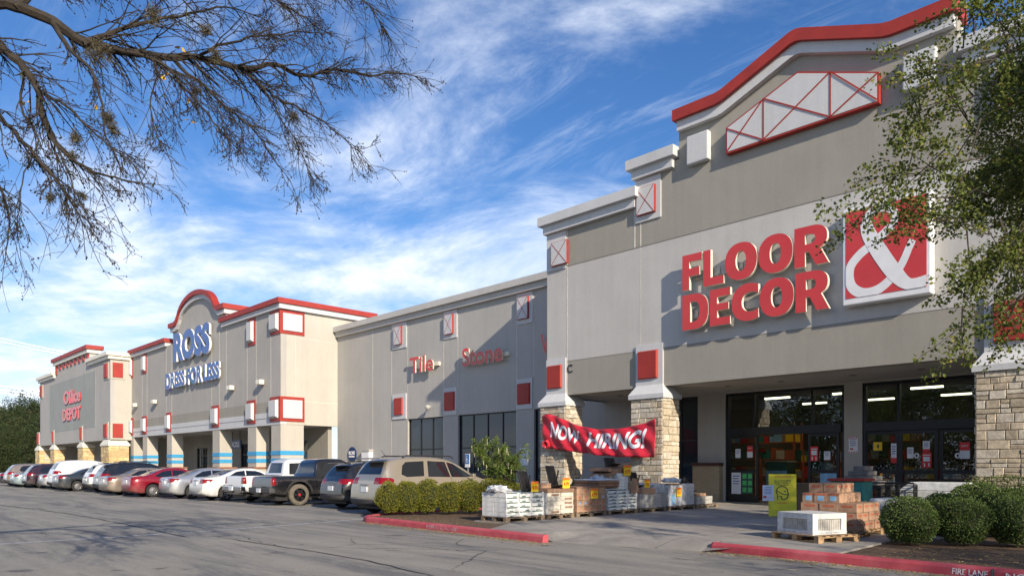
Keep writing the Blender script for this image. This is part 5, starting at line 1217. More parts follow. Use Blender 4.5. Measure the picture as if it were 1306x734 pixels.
def bumper_step(root, P):
    hw = P['W']/2; mb = MB(); mb.box(-hw+.03, hw-.03, -.12, .12, .50, .70); mb.build('bumper', M[P.get('bump_mat', 'chrome')], root, bev=.03)
    mb = MB(); mb.tube([(0, -.28, .45), (0, 0, .45)], .03, 8); mb.build('tow_hitch', M['car_trim'], root)
def suv(paint_, L_=5.1, W_=1.95, H_=1.80, **k):
    s = H_/1.8; P = dict(L=L_, W=W_, H=H_, paint=paint_, zb=.24, r=.365*min(1, s+.03), wheel=[.93, L_-.98],
      top=[(0, .62), (.03, .95), (.10, 1.14*s), (.42, 1.62*s), (.62, 1.74*s), (1.3, H_), (2.3, H_), (3.0, 1.70*s), (3.95, 1.14*s), (4.5*L_/5.1, 1.05*s), (L_-.2, .9*s), (L_, .60)],
      belt=[(0, .9*s), (.3, 1.12*s), (3.2, 1.08*s), (L_, .85*s)], lower=.34,
      glass=[[(.80, 1.25*s), (.92, 1.52*s), (1.08, 1.63*s), (1.80, 1.665*s), (1.66, 1.19*s), (.98, 1.17*s)], [(1.82, 1.17*s), (1.95, 1.67*s), (2.66, 1.645*s), (2.72, 1.155*s)], [(2.77, 1.155*s), (2.72, 1.64*s), (2.98, 1.58*s), (3.66, 1.19*s), (3.62, 1.14*s)]],
      rearglass=[[(-.66, 1.25*s), (.66, 1.25*s), (.60, 1.36*s), (.52, 1.62*s), (-.52, 1.62*s), (-.60, 1.36*s)]], rgcond=lambda c, n_: n_.y < -.2 and c.y < 1.0,
      windshield=[[(-.72, 3.72), (.72, 3.72), (.62, 3.02), (-.62, 3.02)]], tail=[([(-.05, .96*s), (.30, .96*s), (.46, 1.03*s), (.48, 1.10*s), (.38, 1.15*s), (.1, 1.16*s), (-.05, 1.12*s)], W_*.26)],
      head=[([(L_-.55, .80*s), (L_+.05, .72*s), (L_+.05, .86*s), (L_-.5, .98*s)], W_*.27)], seams=[(1.70, .4, 1.16*s), (2.72, .4, 1.14*s), (3.66, .45, 1.1*s)], mirror=(3.5, 1.18*s), handles=[(1.95, .98*s), (2.95, .97*s)],
      bump=(.2, .50, .18), plate=(-.012, .80*s), spokes=6, extra=[roofrack, spoiler, antenna])
    P.update(k); return P
def sedan(paint_, L_=4.8, W_=1.82, H_=1.45, **k):
    P = dict(L=L_, W=W_, H=H_, paint=paint_, zb=.19, r=.325, wheel=[1.02, L_-.92],
      top=[(0, .60), (.02, .88), (.08, 1.0), (.35, 1.05), (.78, 1.07), (1.55, H_-.06), (2.1, H_), (2.6, H_-.02), (3.55, .98), (4.3, .88), (L_-.12, .72), (L_, .5)],
      belt=[(0, .9), (.5, .96), (3.4, .90), (L_, .62)],
      glass=[[(1.12, 1.06), (1.55, 1.29), (1.95, 1.34), (1.92, .99), (1.25, 1.0)], [(1.98, .99), (2.0, 1.34), (2.45, 1.32), (2.68, 1.26), (3.18, .98)]],
      rearglass=[[(-.60, .88), (.60, .88), (.50, 1.50), (-.50, 1.50)]], rgview='top', rgcond=lambda c, n_: n_.z > .3 and c.y < 2,
      windshield=[[(-.66, 3.36), (.66, 3.36), (.55, 2.68), (-.55, 2.68)]], tail=[([(-.05, .76), (.30, .82), (.44, .95), (.05, .96), (-.05, .93)], W_*.25)],
      head=[([(L_-.5, .62), (L_+.05, .56), (L_+.05, .68), (L_-.45, .78)], W_*.27)], seams=[(1.30, .6, .97), (2.0, .3, .97), (3.12, .3, .95)], mirror=(3.1, .98), handles=[(1.5, .84), (2.3, .83)],
      plate=(-.012, .78), spokes=5, handle_mat=paint_)
    P.update(k); return P
def pickup(paint_, L_=5.4, W_=1.9, H_=1.85, **k):
    P = dict(L=L_, W=W_, H=H_, paint=paint_, zb=.42, r=.40, wheel=[1.12, L_-.95], gap=.09, sm=1, pe=.05, pl=.35, tumble=.28,
      top=[(0, .55), (.012, 1.05), (.05, 1.13), (.5, 1.14), (1.78, 1.14), (1.82, 1.15), (1.90, 1.62), (2.06, H_-.03), (2.6, H_), (3.3, H_-.03), (4.0, 1.22), (4.6, 1.16), (L_-.1, 1.02), (L_, .6)],
      belt=[(0, 1.07), (1.8, 1.08), (4.0, 1.10), (L_, .95)],
      glass=[[(2.08, 1.18), (2.16, 1.66), (2.72, 1.68), (2.72, 1.16)], [(2.80, 1.16), (2.80, 1.68), (3.25, 1.66), (3.78, 1.20), (3.76, 1.15)]],
      rearglass=[[(-.60, 1.24), (.60, 1.24), (.54, 1.68), (-.54, 1.68)]], rgcond=lambda c, n_: n_.y < -.3 and 1.6 < c.y < 2.3,
      windshield=[[(-.70, 3.9), (.70, 3.9), (.62, 3.36), (-.62, 3.36)]], tail=[([(-.05, .80), (.14, .80), (.14, 1.08), (-.05, 1.08)], W_*.37)],
      head=[([(L_-.35, .85), (L_+.05, .82), (L_+.05, .98), (L_-.3, 1.04)], W_*.3)], seams=[(1.93, .5, 1.10), (2.76, .5, 1.10), (3.72, .5, 1.08)], mirror=(3.62, 1.22), handles=[(2.15, .98), (2.95, .98)],
      lid=(.1, 1.76), plate=(-.14, .60), spokes=6, extra=[bumper_step], cat='pickup truck')
    P.update(k); return P
CARS = [
 ('parked_car', 'tan metallic suv with rounded tail behind the left bushes', -20.45, 12.5, suv('paint_tan', L_=5.1, H_=1.83, cat='suv', lower=.42)),
 ('parked_car', 'black compact suv between the tan suv and the dirty black pickup', -24.05, 13.45, suv('paint_black', L_=4.65, W_=1.84, H_=1.68, cat='suv', extra=[roofrack, spoiler])),
 ('pickup_truck', 'dark dusty pickup with big dirty tyre and red hub', -28.05, 12.75, pickup('paint_black', tyre='tyre_dusty', rim='rim_dark', hub='rim_red', arch=.085, r=.42, bump_mat='bumper_grey')),
 ('pickup_truck', 'white pickup half hidden behind the black pickup', -31.2, 13.0, pickup('paint_white', H_=1.86, rim='rim_dark', bump_mat='chrome', L_=5.6)),
 ('parked_car', 'plain white sedan beside the white pickup', -34.0, 12.5, sedan('paint_white')),
 ('parked_car', 'pearl white sedan between the plain white sedan and the red car', -37.1, 12.2, sedan('paint_silver', L_=4.9, H_=1.46)),
 ('parked_car', 'dark red sedan with bright ten spoke wheel', -40.4, 11.5, sedan('paint_red', L_=4.9, H_=1.47, spokes=10)),
 ('parked_car', 'champagne sedan left of the red sedan', -43.5, 11.3, sedan('paint_champagne', L_=4.85, H_=1.46)),
 ('parked_car', 'black suv with roof bars behind the champagne sedan', -46.7, 11.8, suv('paint_black', L_=4.9, H_=1.76, W_=1.88, cat='suv', bars=1)),
 ('parked_car', 'white suv with red tail light left of the black roof bar suv', -49.7, 12.0, suv('paint_white', L_=4.6, H_=1.70, W_=1.86, cat='suv')),
 ('parked_car', 'graphite sedan with silver multi spoke wheel in the far row', -52.8, 11.1, sedan('paint_graphite', H_=1.47, spokes=9)),
 ('parked_van', 'long white van behind the graphite sedan', -56.2, 11.5, suv('paint_white', L_=5.3, W_=1.98, H_=1.95, cat='van', glass=[[(2.86, 1.25), (2.80, 1.72), (3.05, 1.68), (3.62, 1.30), (3.6, 1.24)]], extra=[])),
 ('parked_car', 'low silver sedan squeezed between the white van and the maroon suv', -59.3, 11.6, sedan('paint_silver', H_=1.42)),
 ('parked_car', 'dark maroon suv in the far row', -62.2, 11.2, suv('paint_maroon', L_=4.7, H_=1.70, W_=1.86, cat='suv', extra=[roofrack])),
 ('parked_car', 'pale blue sedan near the left end of the row', -65.2, 11.0, sedan('paint_lightblue', L_=4.7, H_=1.48)),
 ('parked_car', 'champagne suv near the left edge of the lot', -68.4, 11.1, suv('paint_champagne', L_=4.7, H_=1.75, W_=1.86, cat='suv', extra=[])),
 ('parked_car', 'navy sedan last in the far row', -71.8, 11.2, sedan('paint_navy')),
]
random.seed(3)
for nm, lb, X, Y, P in CARS: car(nm, lb, X, Y, P, R(random.uniform(-.8, .8)))
# cars across the lane, behind the camera: seen mirrored in the entrance glass
for nm, lb, X, Y, P in [('parked_car', 'silver coupe mirrored in the entrance glass, behind the camera', -9.5, -9, sedan('paint_silver')), ('pickup_truck', 'grey pickup mirrored in the entrance glass, behind the camera', -5.5, -9.5, pickup('paint_graphite'))]:
    c_ = car(nm, lb, X, Y, P, R(90)); c_['group'] = 'vehicles across the lane behind the camera'
# ================================================================ goods on pallets
rnd = random.Random(55)
plain('slab_grey', (.15, .145, .14), .8, var=.2)
def pallet(x0, x1, y0, y1, z, label, mat='pallet_old', rz=0):
    cx_, cy_ = (x0+x1)/2, (y0+y1)/2; t = wthing('pallet', label, 'pallet', (cx_, cy_, z), 'wooden pallets by the store entrance'); t.rotation_euler = (0, 0, R(rz))
    mb = MB(); n = 6
    for k in range(n): y = lerp(y0, y1-.1, k/(n-1)); mb.box(x0, x1, y, y+.1, z+.108, z+.128)
    mb.build('deck_boards', M[mat], t)
    mb = MB()
    for k in range(3): y = lerp(y0, y1-.12, k/2); mb.box(x0, x1, y, y+.12, z, z+.018)
    split_build(mb, 'bottom_board', M[mat], t)
    for x in (x0, (x0+x1)/2-.05, x1-.1):
        mb = MB()
        for y in (y0, (y0+y1)/2-.07, y1-.14): mb.box(x, x+.1, y, y+.14, z+.018, z+.086)
        mb.box(x, x+.1, y0, y1, z+.088, z+.106); mb.build('runner', M[mat], t)
    return t
def carton(x0, x1, y0, y1, z0, z1, mats, label, group, name='carton', cat='carton', jit=.008, bev=.006, deco=None):
    a = rnd.uniform(-jit, jit); o_ = ((x0+x1)/2+rnd.uniform(-jit, jit), (y0+y1)/2+rnd.uniform(-jit, jit), z0)
    mb = MB(); hx, hy = (x1-x0)/2-.004, (y1-y0)/2-.004; mb.box(-hx, hx, -hy, hy, 0.002, z1-z0-.002, 0)
    if deco: deco(mb, hx, hy, z1-z0)
    o = mb.build(name, [M[q] for q in mats]); o.location = o_; o.rotation_euler = (0, 0, a*2); tag(o, label, cat, group)
    if bev: b_ = o.modifiers.new('bevel', 'BEVEL'); b_.width = bev; b_.segments = 1; b_.limit_method = 'ANGLE'
    return o
def band_side(mb, hx, hy, h):   # green strap band
    for z in ((h*.8, h*.98),): mb.box(-hx-.003, hx+.003, -hy*.9, hy*.75, z[0], z[1], 1)
    k = rnd.uniform(-.8, .2); mb.box(hx, hx+.004, hy*k, hy*(k+.6), h*.1, h*.3, 1)
def label_side(mb, hx, hy, h):
    mb.box(hx, hx+.003, -hy*.5, hy*.4, h*.3, h*.62, 1); mb.box(hx, hx+.003, hy*.5, hy*.75, h*.2, h*.8, 2); mb.box(-hx*.5, hx*.3, -hy-.003, -hy, h*.3, h*.62, 1)
def stack(x0, x1, y0, y1, z0, nz, ny, nx, h, mats, label, group, skip=lambda i, j, k: False, **kw):
    dx = (x1-x0)/nx; dy = (y1-y0)/ny
    for k in range(nz):
        for j in range(ny):
            for i in range(nx):
                if 0 < i < nx-1 and 0 < j < ny-1 and k < nz-1: continue
                if skip(i, j, k): continue
                carton(x0+i*dx, x0+(i+1)*dx, y0+j*dy, y0+(j+1)*dy, z0+k*h, z0+(k+1)*h, mats, label, group, **kw)
def easel(x, y, z, label, h=.55, w_=.34, tilt=-18, plab=None):
    """black sample board leaning back, facing the lane, with a yellow price card on its own"""
    o = MB().tbox(Matrix.Rotation(R(tilt), 4, 'Y') @ Matrix.Rotation(R(3), 4, 'Z'), -.02, .02, -w_/2, w_/2, 0, h); o.tbox(Matrix.Rotation(R(tilt), 4, 'Y'), -.02, .20, -w_/2, w_/2, -.0, .03)
    o.tbox(Matrix.Rotation(R(-tilt*.9), 4, 'Y'), -.012, .012, -.02, .02, 0, h*.8)
    o = o.build('sample_board', M['black_plastic'], bev=.008); o.location = (x, y, z); tag(o, label, 'display board', 'black display boards on the pallets')
def price(x, y, z, label, w_=.26, h=.26, tilt=0, rz=0):
    t = thing('price_card', label, 'price card', (x, y, z), R(rz), 'yellow price cards on the pallets')
    mt = Matrix.Rotation(R(tilt), 4, 'Y'); mb = MB(); mb.tbox(mt, -.006, .006, -w_/2, w_/2, 0, h, 0); mb.tbox(mt, .0065, .009, -w_/2, w_/2, h*.76, h, 1); mb.build('card', [M['price_yellow'], M['price_orange']], t)
    d = text_flat('4.99', mt @ Vector((.0095, -w_*.36, h*.18)), (0, 1, 0), mt @ Vector((0, 0, 1)), w_*.72, h*.42, offset=.02); d.build('price_text', M['price_red'], t)
XE = -12.9; PW = .92; zp = ZW; zt_ = ZW+.13
ys = [(12.32, 13.70), (13.80, 14.86), (14.95, 16.24), (16.32, 17.72), (17.82, 19.22), (19.32, 20.85), (20.95, 22.3)]
names = ['pallet under the white and green tile cartons at the kerb end', 'pallet under the cream cartons, second from the kerb', 'pallet under the brown printed cartons', 'pallet under the tall messy stack in the middle', 'pallet under the grey boxes right of the messy stack', 'pallet under the plastic wrapped load with blue label', 'farthest low pallet of the row, next to the brick wainscot']
for i, ((a, b), n_) in enumerate(zip(ys, names)): pallet(XE-PW, XE, a, b, zp, n_)
g1 = 'white tile cartons on the first pallet'
stack(XE-PW+.01, XE-.01, ys[0][0]+.02, ys[0][1]-.02, zt_, 5, 3, 2, .118, ['carton_white', 'carton_green'], 'white carton of tiles with green straps on the pallet at the kerb end', g1, deco=band_side)
for k in range(9):
    mb = MB(); s = rnd.uniform(.05, .13); mb.box(-s, s, -s*.7, s*.7, 0, .02); o = mb.build('loose_tile', M['tile_stone' if k % 3 else 'carton_white']); o.location = (XE-PW*rnd.uniform(.12, .88), lerp(ys[0][0], ys[0][1], rnd.uniform(.1, .9)), zt_+.595+.024*(k % 2)); o.rotation_euler = (rnd.uniform(0, .3), rnd.uniform(-.25, .25), rnd.random()*3); tag(o, 'small loose tile lying on top of the white and green cartons', 'tile', 'loose tiles on the first pallet')
easel(XE-.25, ys[0][1]-.42, zt_+.60, 'black display board on the white and green cartons'); price(XE-.02, ys[0][1]-.35, zt_+.60, 'yellow price card on top of the white and green cartons')
g2 = 'cream cartons on the second pallet'
stack(XE-PW+.01, XE-.01, ys[1][0]+.02, ys[1][1]-.02, zt_, 5, 2, 2, .112, ['carton_cream', 'carton_brown2'], 'cream carton on the second pallet from the kerb', g2, deco=lambda mb, hx, hy, h: mb.box(hx, hx+.003, -hy*.4, hy*.8, h*.25, h*.7, 1) if rnd.random() < .45 else None)
carton(XE-PW, XE+.01, ys[1][0], ys[1][1], zt_+.562, zt_+.66, ['carton_brown2'], 'flat brown cardboard cap lying on the cream cartons', None, name='cardboard_cap', cat='cardboard', jit=.004)
mb = MB(); mb.box(XE-PW-.01, XE-PW+.9, ys[1][0]-.012, ys[1][0]+.012, zt_, zt_+.55); o = mb.build('plastic_sheet', M['wrap'], None, org=(XE-PW/2, ys[1][0], zt_)); tag(o, 'crumpled plastic sheet hanging on the end of the cream cartons', 'plastic sheet')
easel(XE-.35, ys[1][1]-.40, zt_+.67, 'black display board on the cardboard cap of the cream cartons', h=.62); price(XE-.1, ys[1][1]-.22, zt_+.665, 'yellow price card beside the board on the cream cartons', w_=.28, h=.28)
carton(XE-PW+.1, XE-PW+.6, ys[1][0]+.1, ys[1][0]+.5, zt_+.665, zt_+.80, ['carton_brown'], 'small brown carton on the cardboard cap of the cream pallet', None)
stack(XE-PW+.01, XE-.01, ys[2][0]+.02, ys[2][1]-.02, zt_, 4, 5, 3, .165, ['carton_brown', 'label_blue', 'carton_orange'], 'brown carton with small colour prints on the third pallet', 'brown printed cartons on the third pallet',
      deco=lambda mb, hx, hy, h: (mb.box(hx, hx+.003, -hy*.35, hy*.3, h*.3, h*.65, rnd.choice((1, 2, 2, 0))), mb.box(-hx*.3, hx*.3, -hy-.003, -hy, h*.3, h*.6, 2)))
carton(XE-PW, XE+.01, ys[2][0], ys[2][1], zt_+.662, zt_+.70, ['carton_brown2'], 'flat cardboard sheet on the brown printed cartons', None, name='cardboard_cap', cat='cardboard')
price(XE+.02, ys[2][0]+.72, zt_+.36, 'yellow price card taped to the brown printed cartons', w_=.30, h=.28)
g4 = 'white cartons of the messy stack'; a, b = ys[3]
stack(XE-PW+.02, XE-.02, a+.02, b-.02, zt_, 6, 3, 2, .095, ['carton_white', 'carton_green'], 'white carton of the messy middle stack', g4, deco=band_side, jit=.02)
stack(XE-PW+.05, XE-.1, a+.55, b-.35, zt_+.575, 5, 1, 2, .095, ['carton_white', 'carton_grey'], 'white carton in the raised pile of the messy stack', 'raised white cartons of the messy stack', jit=.03)
for k in range(4): carton(XE-PW-.02, XE-.0, a-.4, a+.52, zt_+.66+k*.045, zt_+.70+k*.045, ['carton_brown' if k % 2 else 'brown_cap2'], 'thin reddish brown board left of the raised white cartons', 'brown boards on the messy stack', name='board', cat='board', jit=.02)
for k in range(2): carton(XE-PW, XE-.05, a-.42, a+.5, zt_+.58+k*.035+k*.235, zt_+.612+k*.035+k*.235, ['paper'], ('white sheet under the reddish brown boards', 'white sheet on top of the reddish brown boards')[k], None, name='foam_sheet', cat='sheet', jit=.02)
for k, (yy, zz, ln, tl, lb) in enumerate([(a+.75, zt_+1.10, 1.25, 16, 'brown plank tilted across the very top of the messy stack'), (a+.55, zt_+1.06, .9, -6, 'brown plank lying below the tilted one on the messy stack')]):
    mb = MB(); mb.box(-.35, .3, -ln/2, ln/2, 0, .10); o = mb.build('wood_plank', M['carton_brown2'], bev=.01); o.location = (XE-.45, yy, zz); o.rotation_euler = (R(tl), 0, R(4)); tag(o, lb, 'plank')
for k in range(3):
    mb = MB(); mb.box(-.02, .02, -.13, .13, 0, .45-.1*k); o = mb.build('torn_cardboard', M['carton_brown'], bev=.004); o.location = (XE+.02, b-.28+.07*k, zt_+.45+.02*k); o.rotation_euler = (R(8*k-6), R(6), R(5)); tag(o, 'torn flap of brown cardboard hanging beside the raised white cartons', 'cardboard flap', 'torn cardboard flaps on the messy stack')
easel(XE-.5, a+.75, zt_+1.25, 'black display board on the very top of the messy stack', h=.26, w_=.5); price(XE-.05, a+.95, zt_+.98, 'yellow price card high on the messy stack', w_=.30, h=.30, rz=-4)
a, b = ys[4]; stack(XE-PW+.01, XE-.01, a+.02, b-.02, zt_, 4, 2, 2, .105, ['carton_grey', 'carton_brown'], 'grey white box on the fifth pallet', 'grey boxes on the fifth pallet', deco=lambda mb, hx, hy, h: mb.box(hx, hx+.003, -hy, hy, h*.42, h*.47, 1))
carton(XE-PW+.1, XE+.01, a+.1, a+.8, zt_+.42, zt_+.60, ['carton_brown'], 'open brown carton on the grey boxes of the fifth pallet', None, jit=.01)
carton(XE-PW+.1, XE-.02, a+.82, b-.02, zt_+.42, zt_+.72, ['wrap'], 'clear wrapped bundle at the far end of the fifth pallet', None, name='wrapped_bundle', cat='bundle', jit=.01, bev=.03)
easel(XE-.4, a+.38, zt_+.60, 'black display board right of the messy stack', h=.5); price(XE-.1, a+.5, zt_+.61, 'yellow price card right of the messy stack', h=.24)
a, b = ys[5]; carton(XE-PW+.02, XE-.01, a+.02, a+.78, zt_, zt_+.66, ['wrap', 'label_blue', 'carton_brown2'], 'plastic wrapped load with pale blue label', None, name='wrapped_load', cat='wrapped load', bev=.03, deco=lambda mb, hx, hy, h: (mb.box(hx, hx+.004, -hy*.6, -hy*.05, h*.08, h*.55, 1), mb.box(-hx, hx, -hy, hy, h, h+.03, 2)))
carton(XE-PW+.02, XE-.01, a+.8, b-.02, zt_, zt_+.70, ['wrap'], 'plastic wrapped load without label on the sixth pallet', None, name='wrapped_load', cat='wrapped load', bev=.03)
price(XE+.02, a+.55, zt_+.30, 'yellow price card on the plastic wrapped load', w_=.26, h=.28)
a, b = ys[6]; stack(XE-PW+.05, XE-.02, a+.05, b-.35, zt_, 2, 2, 1, .13, ['tile_stone', 'carton_brown'], 'grey stone box on the farthest pallet of the row', 'grey stone boxes on the farthest pallet')
carton(XE-.7, XE-.1, a+.1, a+.75, zt_+.26, zt_+.36, ['carton_brown'], 'flattened brown carton on the grey stone boxes', None)
easel(XE-.45, a+.35, zt_+.36, 'black display board on the farthest pallet', h=.42, w_=.12)
for k, (yy, zz, lb) in enumerate([(ys[0][0]+.2, zt_+.60, 'crumpled clear wrap on the near end of the first pallet'), (ys[3][0]+.3, zt_+.86, 'crumpled clear wrap on the messy middle stack'), (ys[5][0]+.9, zt_+.72, 'crumpled clear wrap on the sixth pallet')]):
    bm = bmesh.new(); bmesh.ops.create_icosphere(bm, subdivisions=3, radius=1); r_ = random.Random(k)
    for v in bm.verts: q_ = 1+.45*noise.noise(v.co*3+Vector((k, 0, 0))); v.co = Vector((v.co.x*.32*q_, v.co.y*.26*q_, max(0, v.co.z*.12*q_+.05)))
    mb = MB(); mb.add([v.co for v in bm.verts], [[v.index for v in q2.verts] for q2 in bm.faces]); bm.free(); o = mb.build('crumpled_wrap', M['wrap']); o.location = (XE-.5, yy, zz); tag(o, lb, 'plastic wrap')
# right-hand group
pallet(-6.44, -5.30, 13.10, 14.12, zp, 'raw yellow wood pallet under the white framed box', 'pallet_wood', -20)
def foam_box(x0, x1, y0, y1, z0, z1, label):
    t = wthing('tile_crate', label, 'crate', ((x0+x1)/2, (y0+y1)/2, z0)); e = .13; mb = MB()
    for xa, xb in ((x0, x0+e), (x1-e, x1)):
        for ya, yb in ((y0, y0+e), (y1-e, y1)): mb.box(xa, xb, ya, yb, z0, z1)
    mb.box(x0+.001, x1-.001, y0+.001, y1-.001, z1-.09, z1+.012); mb.box(x0+.001, x1-.001, y0+.001, y1-.001, z0-.002, z0+.07)
    mb.build('white_frame', M['carton_white'], t)
    mb = MB(); mb.box(x0+.03, x1-.03, y0+.03, y1-.03, z0+.07, z1-.09)
    for k in range(14): xa = lerp(x0+.05, x1-.07, k/13); mb.box(xa, xa+.02, y0+.022, y0+.03, z0+.07, z1-.09)
    for k in range(14): ya = lerp(y0+.05, y1-.07, k/13); mb.box(x1-.03, x1-.022, ya, ya+.02, z0+.07, z1-.09)
    mb.build('tiles', M['tile_stone'], t)
    mb = MB(); mb.box(x0-.006, x1+.006, y0-.006, y1+.006, z0+.02, z1*.0+z0+.05); mb.build('strap', M['wrap'], t)
for q_ in ((-6.36, -5.50, 13.18, 14.02, .37, 'white framed crate of tiles on the raw wood pallet'),):
    foam_box(q_[0], q_[1], q_[2], q_[3], zt_, zt_+q_[4], q_[5])
    t = [o for o in bpy.data.objects if o.get('label') == q_[5]][0]; cpt = Vector((-5.87, 13.61, 0)); c0 = Vector((t.location.x, t.location.y, 0)); rr_ = Matrix.Rotation(R(-20), 3, 'Z'); nc_ = cpt+rr_ @ (c0-cpt); t.location = (nc_.x, nc_.y, t.location.z); t.rotation_euler = (0, 0, R(-20))
pallet(-6.55, -5.36, 14.4, 15.7, zp, 'pallet under the stepped pile of brown cartons', 'pallet_wood')
gb_ = 'brown cartons with orange labels by the entrance'; lb_ = 'brown carton with orange label in the stepped pile by the entrance'
dec = lambda mb, hx, hy, h: (mb.box(-hx*.6, hx*.6, -hy-.003, -hy, h*.55, h*.8, 1), mb.box(hx, hx+.003, -hy*.6, hy*.5, h*.55, h*.78, 1), mb.box(-hx, hx, -.025, .025, h, h+.002, 3))
stack(-6.5, -5.4, 14.44, 15.64, zt_, 3, 4, 3, .175, ['carton_brown', 'carton_orange', 'label_blue', 'tape'], lb_, gb_, deco=dec, skip=lambda i, j, k: False, jit=.012)
stack(-6.5, -5.75, 14.50, 15.58, zt_+.525, 1, 3, 3, .19, ['carton_brown', 'carton_orange', 'label_blue', 'tape'], lb_, gb_, deco=lambda mb, hx, hy, h: (mb.box(-hx*.5, hx*.5, -hy-.003, -hy, h*.2, h*.7, 2), mb.box(-hx*.9, hx*.9, -hy-.0025, -hy, h*.75, h*.95, 1)), jit=.012)
stack(-6.42, -5.85, 14.63, 15.48, zt_+.715, 1, 3, 2, .19, ['carton_brown', 'carton_orange', 'label_blue', 'tape'], lb_, gb_, deco=dec, jit=.012)
carton(-6.95, -6.2, 16.9, 17.5, ZW, 1.18, ['teal'], 'tall teal green bin behind the stepped brown cartons', None, name='display_bin', cat='bin', bev=.02, deco=lambda mb, hx, hy, h: None)
mb = MB(); mb.box(-6.98, -6.17, 16.87, 17.53, 1.18, 1.24); o = mb.build('red_rim', M['red_paint'], None, org=(-6.55, 17.15, 1.18)); tag(o, 'red chequered strip lying along the rim of the teal bin', 'rim strip')
for k, (a_, b_) in enumerate([(-.62, .62), (-.48, .48), (-.36, .30), (-.2, .16)]):
    carton(-6.85+a_*.72, -6.85+b_*.72, 18.4, 19.0, 1.05+.12*k, 1.165+.12*k, ['slab_grey'], 'grey stone slab in the stepped stack behind the teal bin', 'stepped grey slabs behind the teal bin', name='stone_slab', cat='slab', bev=.01)
t = wthing('display_table', 'dark display table carrying the stepped grey slabs', 'table', (-6.5, 18.75, ZW)); mb = MB(); mb.box(-7.35, -6.3, 18.3, 19.1, .98, 1.05); mb.build('table_top', M['dark_metal'], t)
for x in (-7.3, -6.4):
    for y in (18.35, 19.0): mb = MB(); mb.box(x, x+.06, y, y+.06, ZW, .98); mb.build('leg', M['dark_metal'], t)
carton(-5.75, -5.1, 16.0, 16.9, ZW+.13, ZW+.70, ['carton_white', 'carton_cream'], 'white wrapped block just left of the big round boxwood', None, name='wrapped_block', cat='wrapped block', bev=.03)
pallet(-5.8, -5.05, 15.95, 16.95, zp, 'pallet under the white wrapped block near the boxwoods')
t = wthing('slab_rack', 'long white covered slab stack in front of the right doors', 'slab stack', (-5, 18.9, ZW))
mb = MB(); mb.add([(-6.0, 18.5, .95), (-4.5, 18.5, .95), (-4.5, 19.3, .95), (-6.0, 19.3, .95), (-5.75, 18.55, 1.15), (-4.6, 18.55, 1.15), (-4.6, 19.2, 1.15), (-5.75, 19.2, 1.15)], [(0, 3, 2, 1), (4, 5, 6, 7), (0, 1, 5, 4), (1, 2, 6, 5), (2, 3, 7, 6), (3, 0, 4, 7)]); mb.box(-6.0, -4.5, 18.5, 19.3, .5, .949); mb.build('cover', M['carton_white'], t, bev=.02)
mb = MB(); mb.box(-5.95, -4.55, 18.55, 19.25, ZW, .5); mb.build('base', M['pallet_old'], t)
def cart(x, y, rz, label, mat='black_plastic'):
    t = thing('shopping_cart', label, 'shopping cart', (x, y, ZW), R(rz)); w_, l_ = .28, .45
    mb = MB()
    for s in (-1, 1): mb.tube([(s*w_, -l_, .12), (s*w_, -l_-.05, 1.0), (s*(w_-.02), l_, .95)], .014, 6); mb.tube([(s*w_, -l_, .14), (s*w_*.8, l_, .2), (s*w_*.8, l_-.05, .5)], .014, 6)
    mb.tube([(-w_, -l_-.05, 1.0), (w_, -l_-.05, 1.0)], .02, 6); mb.build('frame', M[mat], t)
    mb = MB()
    for k in range(9): q = -l_+.1*k; mb.box(-w_, w_, q, q+.012, .52, .53); [mb.box(s*w_-.006, s*w_+.006, q, q+.012, .52, .93) for s in (-1, 1)]
    for z in (.52, .66, .80, .93): [mb.box(s*w_-.008, s*w_+.008, -l_, l_, z, z+.014) for s in (-1, 1)]; mb.box(-w_, w_, l_-.012, l_, z, z+.014); mb.box(-w_, w_, -l_, -l_+.012, z, z+.014)
    mb.build('basket', M[mat], t)
    for s in (-1, 1):
        for y_2 in (-l_, l_): mb = MB(); mb.lathe([(0, -.015), (.06, -.015), (.06, .015), (0, .015)], 12, 'x', (s*w_*.85, y_2, .06)); mb.build('wheel', M['car_trim'], t)
cart(-6.15, 18.1, 20, 'black shopping cart just right of the teal bin'); cart(-5.75, 18.0, 12, 'second black shopping cart, nearer the white slab stack')
o = MB(); 
for s in (-1, 1): o.tbox(Matrix.Rotation(R(14*s), 4, 'X'), -.42, .42, -.02, .02, 0, .92)
o.box(-.42, .42, -.26, .26, 0, .05); o = o.build('sample_stand', M['black_plastic'], bev=.01); q = g(1029, 655, ZW); o.location = (q[0], q[1], ZW-.0); o.rotation_euler = (0, 0, R(24)); o.scale = (.75, 1, 1); tag(o, 'black sample stand between the yellow notice and the brown cartons', 'display stand')
